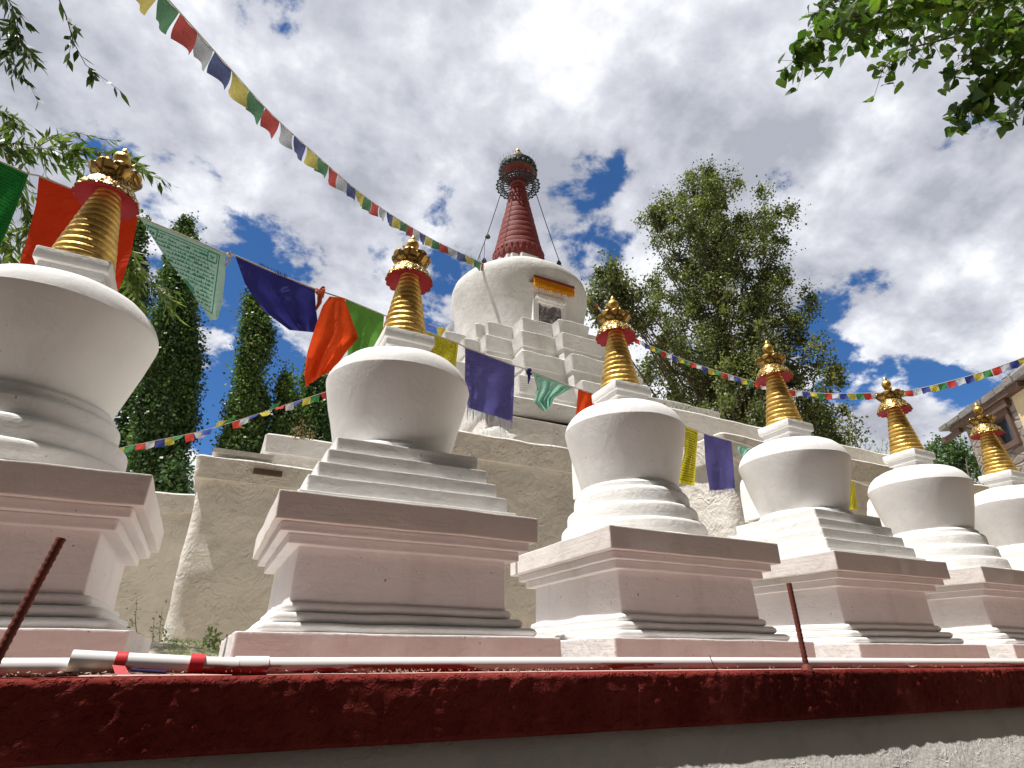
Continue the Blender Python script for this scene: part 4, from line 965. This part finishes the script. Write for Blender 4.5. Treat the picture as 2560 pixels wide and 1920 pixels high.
# ---- willow sprays near the camera (upper left)
def blade(p, d, L, W, up, bend=.2, n=4):
    d = d.normalized(); s = d.cross(up); s = s.normalized() if s.length > 1e-4 else d.orthogonal().normalized(); nn = s.cross(d)
    vs = [p]; prof = [.55, 1.0, .8, .4]
    for i in range(n): t = (i+1)/(n+1); c = p+d*L*t-nn*bend*L*t*t; vs += [c+s*W*prof[i], c-s*W*prof[i]]
    vs.append(p+d*L-nn*bend*L); fs = [(0,2,1)]+[(1+2*i, 2+2*i, 4+2*i, 3+2*i) for i in range(n-1)]+[(2*n-1, 2*n, 2*n+1)]
    return vs, fs
def spray(name, label, path, D, m, nl=26, L=.07, W=.0055, side=1.0, twigs=0, tl=.2, parent=None):
    pts = [atD(x, y, D+0.0*i) for i, (x, y) in enumerate(path)]
    if parent is None: root = thing(name, label, 'branch', pts[0], 'willow branches hanging into the left of the view')
    else: root = parent
    o = Vector(root.location); bs = MB(); bl = MB()
    def run(pts, r, nl):
        nl = int(nl*.75)+1
        bs.tube([p-o for p in pts], [r*(1-.75*i/(len(pts)-1)) for i in range(len(pts))], 5)
        for i in range(nl):
            t = (i+random.random())/nl; p = polyl(pts, t); q = polyl(pts, min(1, t+.05)); d = (q-p).normalized() if (q-p).length > 1e-6 else (pts[-1]-pts[-2]).normalized()
            sd = Vector((random.gauss(0,1), random.gauss(0,1), random.gauss(0,1))); sd = (sd-d*sd.dot(d)).normalized()
            dd = d*.9+sd*.55*side+Vector((0,0,-.18)); l = L*random.uniform(.6,1.15)
            v, f = blade(p-o, dd, l, W*random.uniform(.8,1.3), Vector((random.gauss(0,1),random.gauss(0,1),random.gauss(0,1))), random.uniform(-.05,.3)); bl.add(v, f)
    run(pts, .0028, nl)
    for k in range(twigs):
        t = random.uniform(.1,.9); p = polyl(pts, t); d = (polyl(pts, min(1,t+.1))-p).normalized(); sd = Vector((random.gauss(0,1), random.gauss(0,1), random.gauss(-.5,.7))).normalized()
        dd = (d+sd*.8).normalized(); l = tl*random.uniform(.5,1.2); run([p, p+dd*l*.5, p+dd*l+Vector((0,0,-.2*l))], .0014, max(4, int(nl*.4)))
    bs.build('twig', M['twig_brown'], root); bl.build('leaves', m, root); return root
WD, WL = M['leaf_willow_dark'], M['leaf_willow']
spray('willow_branch', 'single dark willow spray dangling from the top edge, second from the left corner', [(118,-60),(128,0),(145,40),(158,90),(185,140),(225,170),(262,198)], 2.1, WD, 22, .062, .0075, 1.1, 3, .10)
spray('willow_branch', 'dark willow tuft filling the very top left corner', [(-40,-60),(10,-10),(35,25),(40,70),(50,120)], 2.3, WD, 30, .075, .007, 1.0, 7, .16)
spray('willow_branch', 'thin willow spray below the corner tuft', [(-40,30),(0,62),(40,90),(75,125),(92,150)], 2.4, WD, 20, .07, .0055, .8, 4, .14)
spray('willow_branch', 'thin willow spray ending halfway down the left edge', [(-40,75),(0,105),(30,140),(60,180)], 2.4, WD, 18, .07, .0055, .8, 3, .14)
spray('willow_branch', 'bright willow spray crossing above the green cloth', [(-60,215),(0,240),(40,265),(80,310),(110,340)], 2.9, WL, 34, .085, .0075, 1.0, 8, .24)
spray('willow_branch', 'bright willow bough reaching behind the gold lotus of the cut off stupa', [(-60,305),(20,315),(90,320),(160,325),(230,325),(290,350)], 2.8, WL, 60, .080, .0085, 1.2, 14, .22)
spray('willow_branch', 'arching willow twig above the gold lotus', [(60,330),(110,300),(160,285),(220,300),(258,305)], 2.9, WL, 20, .07, .006, .8, 2, .1)
spray('willow_branch', 'willow twig tip reaching right of the gold lotus', [(200,330),(260,345),(310,365),(350,385),(372,400)], 2.9, WL, 18, .07, .0045, .7, 2, .1)
spray('willow_branch', 'willow curtain between the green and red cloths', [(20,360),(40,400),(55,450),(60,500),(50,560)], 3.3, WL, 44, .085, .008, 1.1, 12, .26)
spray('willow_branch', 'willow curtain behind the lower green cloth at the left edge', [(-40,400),(0,470),(15,530),(20,590)], 3.4, WL, 44, .085, .008, 1.1, 12, .26)
spray('willow_branch', 'willow bunch hanging right of the red cloth', [(262,500),(272,540),(285,580),(300,625),(296,680)], 3.1, WL, 40, .09, .0080, 1.2, 10, .24)
spray('willow_branch', 'willow tips drooping below the printed white cloth', [(285,560),(315,600),(345,630),(372,652)], 3.1, WL, 26, .085, .006, .9, 5, .16)

# ---- broad-leaved poplar bough, upper right
def deltoid(p, d, up, L):
    d = d.normalized(); s = d.cross(up); s = s.normalized() if s.length > 1e-4 else d.orthogonal().normalized(); n = s.cross(d)
    out = [(0,.04),(.02,.30),(.12,.47),(.25,.52),(.38,.44),(.50,.36),(.62,.30),(.74,.22),(.86,.11),(1.0,0)]
    vs = [p+d*L*x+s*L*y+n*L*(.22*y+random.uniform(-.02,.02)-.15*x*x) for x, y in out]+[p+d*L*x-s*L*y+n*L*(.22*y+random.uniform(-.02,.02)-.15*x*x) for x, y in out[:-1]][::-1]
    mid = [p+d*L*x-n*L*.15*x*x for x in (.15,.5,.8)]; k = len(vs); vs += mid
    # fan strips from the midrib
    fs = [(0,k,1)] if False else []
    m0, m1, m2 = k, k+1, k+2; rt = list(range(0,10)); lf = [0]+list(range(k-1, 9, -1))
    for a in (rt, [k-1]+[k-2-i for i in range(8)]+[9]):
        rev = a is not rt
        tri = [(a[0],a[1],m0),(a[1],a[2],m0),(a[2],a[3],m0),(m0,a[3],m1),(a[3],a[4],m1),(a[4],a[5],m1),(a[5],a[6],m1),(m1,a[6],m2),(a[6],a[7],m2),(a[7],a[8],m2),(a[8],a[9],m2)]
        fs += [t[::-1] for t in tri] if rev else tri
    return vs, fs
root = thing('poplar_bough', 'leafy bough of broad green leaves hanging into the top right corner', 'branch', atD(2300, -40, 2.6))
o = Vector(root.location); bs = MB(); bl = MB()
branches = [([(2330,-60),(2200,-20),(2080,10),(1950,20),(1850,30),(1780,60),(1745,110),(1740,135)], 2.55, .014, 170),
            ([(2330,-120),(2150,-90),(2000,-50),(1880,-20),(1800,0),(1770,30)], 2.7, .012, 130),
            ([(2140,-60),(2110,10),(2060,80),(1980,100),(1930,125),(1900,160)], 2.45, .007, 46),
            ([(2250,-40),(2220,40),(2150,90),(2110,120),(2085,118)], 2.5, .008, 70),
            ([(2280,-20),(2240,80),(2180,150),(2130,190),(2100,225),(2090,240)], 2.5, .008, 110),
            ([(2320,40),(2260,120),(2225,190),(2208,245)], 2.6, .008, 60),
            ([(2300,-60),(2180,0),(2050,40),(1960,50),(1880,70)], 2.85, .009, 120),
            ([(2320,0),(2240,60),(2160,70),(2090,70)], 2.8, .008, 90),
            ([(2050,-90),(1990,-20),(1930,15),(1880,60),(1830,80)], 2.6, .006, 60)]
for path, D, r, nl in branches:
    pts = [atD(x, y, D) for x, y in path]
    bs.tube([p-o for p in pts], [r*(1-.8*i/(len(pts)-1)) for i in range(len(pts))], 7)
    for i in range(int(nl*1.45)):
        t = random.uniform(.08, 1.0); p = polyl(pts, t); q = Vector((random.gauss(0,.034), random.gauss(0,.06), max(-.065, random.gauss(-.008,.034)))); pet = p+q
        bs.tube([p-o, pet-o], [.0012,.0008], 4, cap=False)
        d = Vector((random.gauss(0,.6), random.gauss(0,.6), -.55+random.gauss(0,.5)))
        v, f = deltoid(pet-o, d, Vector((random.gauss(0,1),random.gauss(0,1),random.gauss(0,1))), random.uniform(.034,.066)); bl.add(v, f)
bs.build('twigs', M['twig'], root); bl.build('leaves', M['leaf_near'], root, sharp=None)

# ------------------------------------------------------------------ STONE HOUSE at the right
D_ = Vector((.574,.819,0)); N_ = Vector((-.819,.574,0)); A = atD(2098, 960, 11.5); A.z = 0
house = thing('stone_house', 'rough stone house with a dark framed window under a slate roof, at the right edge', 'house', (A.x, A.y, GROUND))
def wp(px, py, off=0): return atPlane(px, py, A+N_*off, N_)
def uz(px, py, off=0): p = wp(px, py, off); return ((p-A).dot(-D_), p.z)
def hbox(b, u0, u1, z0, z1, n0, n1, mi=0):
    vs = []
    for nn in (n0, n1):
        for (u, z) in ((u0,z0),(u1,z0),(u1,z1),(u0,z1)):
            q = A-D_*u+N_*nn; vs.append((q.x-house.location[0], q.y-house.location[1], z-GROUND))
    b.add(vs, [(0,1,2,3),(7,6,5,4),(0,4,5,1),(1,5,6,2),(2,6,7,3),(3,7,4,0)], mi=mi)
def stone_mat():
    m, nt, b = mat('stacked_stone'); v = coord(nt)
    vm = nd(nt, 'ShaderNodeMapping'); lk(nt, v, vm.inputs[0]); vm.inputs['Scale'].default_value = (2.2,2.2,5.2)
    vo = nd(nt, 'ShaderNodeTexVoronoi', feature='F1'); vo.inputs['Scale'].default_value = 1.3; lk(nt, vm.outputs[0], vo.inputs['Vector'])
    ve = nd(nt, 'ShaderNodeTexVoronoi', feature='DISTANCE_TO_EDGE'); ve.inputs['Scale'].default_value = 1.3; lk(nt, vm.outputs[0], ve.inputs['Vector'])
    sp = nd(nt, 'ShaderNodeSeparateColor'); lk(nt, vo.outputs['Color'], sp.inputs[0])
    c = ramp(nt, sp.outputs[0], [(0,(.22,.18,.15)),(.5,(.34,.29,.25)),(1,(.45,.40,.34))]); e = ramp(nt, ve.outputs['Distance'], [(.02,1),(.08,0)])
    c = mixc(nt, e, c, (.30,.25,.20)); lk(nt, c, b.inputs['Base Color']); b.inputs['Roughness'].default_value = .9
    p = bump(nt, b, ramp(nt, ve.outputs['Distance'], [(0,0),(.15,1)]), 1, .04); bump(nt, b, nz(nt, v, 20, 6, .7), .8, .02, p); return m
M['stone'] = stone_mat()
roofz0 = uz(2085, 915)[1]
wu0, wz1 = uz(2144, 903); wu1, wz0 = uz(2204, 968); wz0 = uz(2172, 976)[1]
wu0, _ = uz(2146, 940); wu1, _ = uz(2203, 940)
RZ = uz(2092, 917)[1]
b = MB(); UE = 9
hbox(b, 0, wu0, 0+GROUND, RZ, -5, 0); hbox(b, wu0, wu1, GROUND, wz0, -5, 0); hbox(b, wu0, wu1, wz1, RZ, -5, 0)
cu = max(wu1+.12, uz(2193, 878)[0]); hbox(b, wu1, cu, GROUND, RZ, -5, 0)
b.build('wall', M['stone'], house, smooth=False)
b = MB(); hbox(b, cu, UE, GROUND, RZ-.01, -5, .003); b.build('cream_wall', M['cream'], house, smooth=False)
b = MB(); fr = .10
for (a, c, d, e) in ((wu0, wu1, wz1-fr, wz1), (wu0, wu1, wz0, wz0+fr), (wu0, wu0+fr, wz0+fr, wz1-fr), (wu1-fr, wu1, wz0+fr, wz1-fr)): hbox(b, a, c, d, e, -.12, .05)
hbox(b, wu0-.2, wu1+.1, wz1+.002, wz1+.14, -.1, .09)
wn = b.build('window', M['wood_dark'], house, smooth=False)
b = MB(); hbox(b, wu0+fr, wu1-fr, wz0+fr, wz1-fr, -.10, -.08); b.build('pane', M['glass'], wn, smooth=False)
b = MB(); hbox(b, wu0+fr+.1, wu0+(wu1-wu0)*.5, wz0+fr, wz1-fr, -.24, -.22); b.build('curtain', M['curtain'], wn, smooth=False)
# roof: slab sloping along the wall, dark soffit boards and slates
b = MB()
hbox(b, -.30, wu1+.6, RZ, RZ+.10, -5.2, .12, 0); rf = b.build('roof', M['wood_dark'], house, smooth=False)
b = MB(); u = -.55
while u < wu1+.6:
    w = random.uniform(.25,.5); hbox(b, u, u+w-.02, RZ+.103+random.uniform(0,.02), RZ+.20+random.uniform(-.01,.03), -5.2, .16+random.uniform(-.02,.03)); u += w
b.build('slates', M['stone_grey'], rf, smooth=False)
b = MB(); hbox(b, -.75, -.05, RZ-.09, RZ-.003, .02, .10); b.build('beam', M['wood_dark'], house, smooth=False)
pu = uz(2172, 825)[0]
b = MB(); hbox(b, pu, pu+2.2, RZ+.24, uz(2200, 797)[1], -1.2, .04); b.build('stone_parapet', M['stone'], house, smooth=False)

# ------------------------------------------------------------------ WORLD, SUN, CAMERA
EL = rad(68); AZF = rad(-1.2)
Ls = Vector((-math.cos(EL)*math.cos(AZF), -math.cos(EL)*math.sin(AZF), math.sin(EL)))
sun = bpy.data.lights.new('sun', 'SUN'); sun.energy = 5.0; sun.angle = rad(.55); sun.color = (1.0, .965, .915)
so = bpy.data.objects.new('sun', sun); C.objects.link(so); so.rotation_euler = Ls.to_track_quat('Z', 'Y').to_euler()
w = bpy.data.worlds.new('World'); bpy.context.scene.world = w; w.use_nodes = True; nt = w.node_tree; nt.nodes.clear()
sky = nd(nt, 'ShaderNodeTexSky'); sky.sky_type = 'NISHITA'; sky.sun_disc = False; sky.sun_elevation = EL; sky.sun_rotation = rad(262); sky.altitude = 3400; sky.air_density = 1.0; sky.dust_density = .3; sky.ozone_density = 2.0
tc = nd(nt, 'ShaderNodeTexCoord'); nrm = nd(nt, 'ShaderNodeVectorMath', operation='NORMALIZE'); lk(nt, tc.outputs['Generated'], nrm.inputs[0])
dv = nrm.outputs[0]; sx = nd(nt, 'ShaderNodeSeparateXYZ'); lk(nt, dv, sx.inputs[0])
den = mth(nt, 'ADD', mth(nt, 'MAXIMUM', sx.outputs[2], 0), .42)
cb = nd(nt, 'ShaderNodeCombineXYZ'); lk(nt, mth(nt, 'DIVIDE', sx.outputs[0], den), cb.inputs[0]); lk(nt, mth(nt, 'DIVIDE', sx.outputs[1], den), cb.inputs[1])
cp = cb.outputs[0]
n1 = nz(nt, cp, 6.5, 14, .60, .12)
n2 = nz(nt, cp, 2.6, 5, .5, .1)
dens = mth(nt, 'ADD', mth(nt, 'MULTIPLY_ADD', n1, 1.5, -.25), mth(nt, 'MULTIPLY', mth(nt, 'SUBTRACT', n2, .5), .5))
HOLES = [(500,860,.17,.32),(480,620,.10,.18),(640,880,.12,.22),(330,445,.08,.2),(500,432,.055,.12),(670,470,.06,.16),(560,20,.07,.12),(690,95,.07,.12),(100,60,.08,.08),(170,245,.08,.12),(860,20,.04,.08),
         (930,410,.05,.13),(970,470,.06,.13),(1330,378,.045,.15),(1685,405,.035,.12),(920,660,.07,.16),(1330,575,.06,.13),(1270,600,.05,.12),(1390,615,.04,.08),(1060,600,.05,.12),(1780,690,.06,.14),(1770,760,.05,.16),(1840,610,.07,.08),(1640,540,.06,.1),(1830,850,.06,.12),(1890,760,.04,.1),(2070,840,.05,.14),(2000,870,.05,.12),(2150,790,.04,.06),(1980,620,.05,.05),(420,250,.03,.1),(230,330,.04,.12),(600,330,.03,.09),(760,150,.04,.12),(1150,80,.03,.08),(1600,690,.05,.1),(800,600,.04,.12),(560,760,.05,.12),(1990,760,.03,.1),(1480,300,.03,.09)]
SOLID = [(260,130,.30,.15),(300,330,.13,.10),(620,200,.12,.08),(1150,420,.10,.05),(1650,460,.12,.06),(700,700,.08,.08),(60,350,.14,.08),(1200,150,.35,.13),(1900,300,.30,.12),(800,300,.16,.08),(300,160,.14,.06),(2050,620,.2,.07),(1930,730,.07,.12),(1980,900,.06,.12),(380,1010,.05,.2),(750,560,.12,.08),(1050,320,.1,.08),(1950,980,.08,.12),(2080,990,.08,.12),(1500,200,.3,.1)]
acc = dens
for sgn, lst in ((-1, HOLES), (1, SOLID)):
    for (px, py, wd, am) in lst:
        c = ray(px, py).normalized(); dp = nd(nt, 'ShaderNodeVectorMath', operation='DOT_PRODUCT'); lk(nt, dv, dp.inputs[0]); dp.inputs[1].default_value = c
        # gaussian in angle: exp(-(1-cos)*2/w^2)
        g = mth(nt, 'EXPONENT', mth(nt, 'MULTIPLY', mth(nt, 'SUBTRACT', dp.outputs['Value'], 1.0), 2/(wd*wd)))
        acc = mth(nt, 'MULTIPLY_ADD', g, sgn*am*(1.15 if sgn < 0 and wd < .1 else .66 if sgn < 0 else 1.0), acc)
cov = nd(nt, 'ShaderNodeMapRange', interpolation_type='SMOOTHSTEP'); cov.inputs[1].default_value = .345; cov.inputs[2].default_value = .485; lk(nt, acc, cov.inputs[0])
shade = mth(nt, 'ADD', mth(nt, 'MULTIPLY', nz(nt, cp, 4.2, 10, .56, .1), 1.0), mth(nt, 'MULTIPLY', n1, -.55))
shade = mth(nt, 'ADD', shade, mth(nt, 'MULTIPLY', nz(nt, cp, 1.6, 3, .5), .5))
ccol = ramp(nt, shade, [(.33,(.78,.79,.83)), (.43,(.56,.575,.63)), (.58,(.35,.365,.42))])
sg = nd(nt, 'ShaderNodeGamma'); lk(nt, sky.outputs[0], sg.inputs[0]); sg.inputs[1].default_value = 1.0
skyc = mixc(nt, 1.0, sky.outputs[0], (.050,.085,.115), 'MULTIPLY')
cm = mixc(nt, cov.outputs[0], skyc, ccol)
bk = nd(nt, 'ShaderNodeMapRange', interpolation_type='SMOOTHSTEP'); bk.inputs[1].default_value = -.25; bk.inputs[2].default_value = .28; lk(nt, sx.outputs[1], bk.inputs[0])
cm = mixc(nt, bk.outputs[0], (.036,.038,.040), cm)      # unseen sky behind the viewer darkened to cut fill light on front faces
hz = nd(nt, 'ShaderNodeMapRange'); hz.inputs[1].default_value = -.02; hz.inputs[2].default_value = .0; lk(nt, sx.outputs[2], hz.inputs[0])
cm = mixc(nt, hz.outputs[0], (.06,.05,.04), cm)
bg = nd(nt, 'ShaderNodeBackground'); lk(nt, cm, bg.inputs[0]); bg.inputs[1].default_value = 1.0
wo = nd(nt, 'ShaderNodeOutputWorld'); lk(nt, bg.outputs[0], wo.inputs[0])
cam = bpy.data.cameras.new('camera'); co = bpy.data.objects.new('camera', cam); C.objects.link(co)
cam.sensor_width = 36; cam.lens = 36*FOC/2560; cam.clip_start = .05; cam.clip_end = 6000
co.location = (0,0,0); co.rotation_euler = (PI/2+PITCH, 0, -YAW)
sc = bpy.context.scene; sc.camera = co
sc.view_settings.view_transform = 'Standard'; sc.view_settings.look = 'None'; sc.view_settings.exposure = .38; sc.view_settings.gamma = 1
sc.cycles.max_bounces = 8; sc.cycles.diffuse_bounces = 5
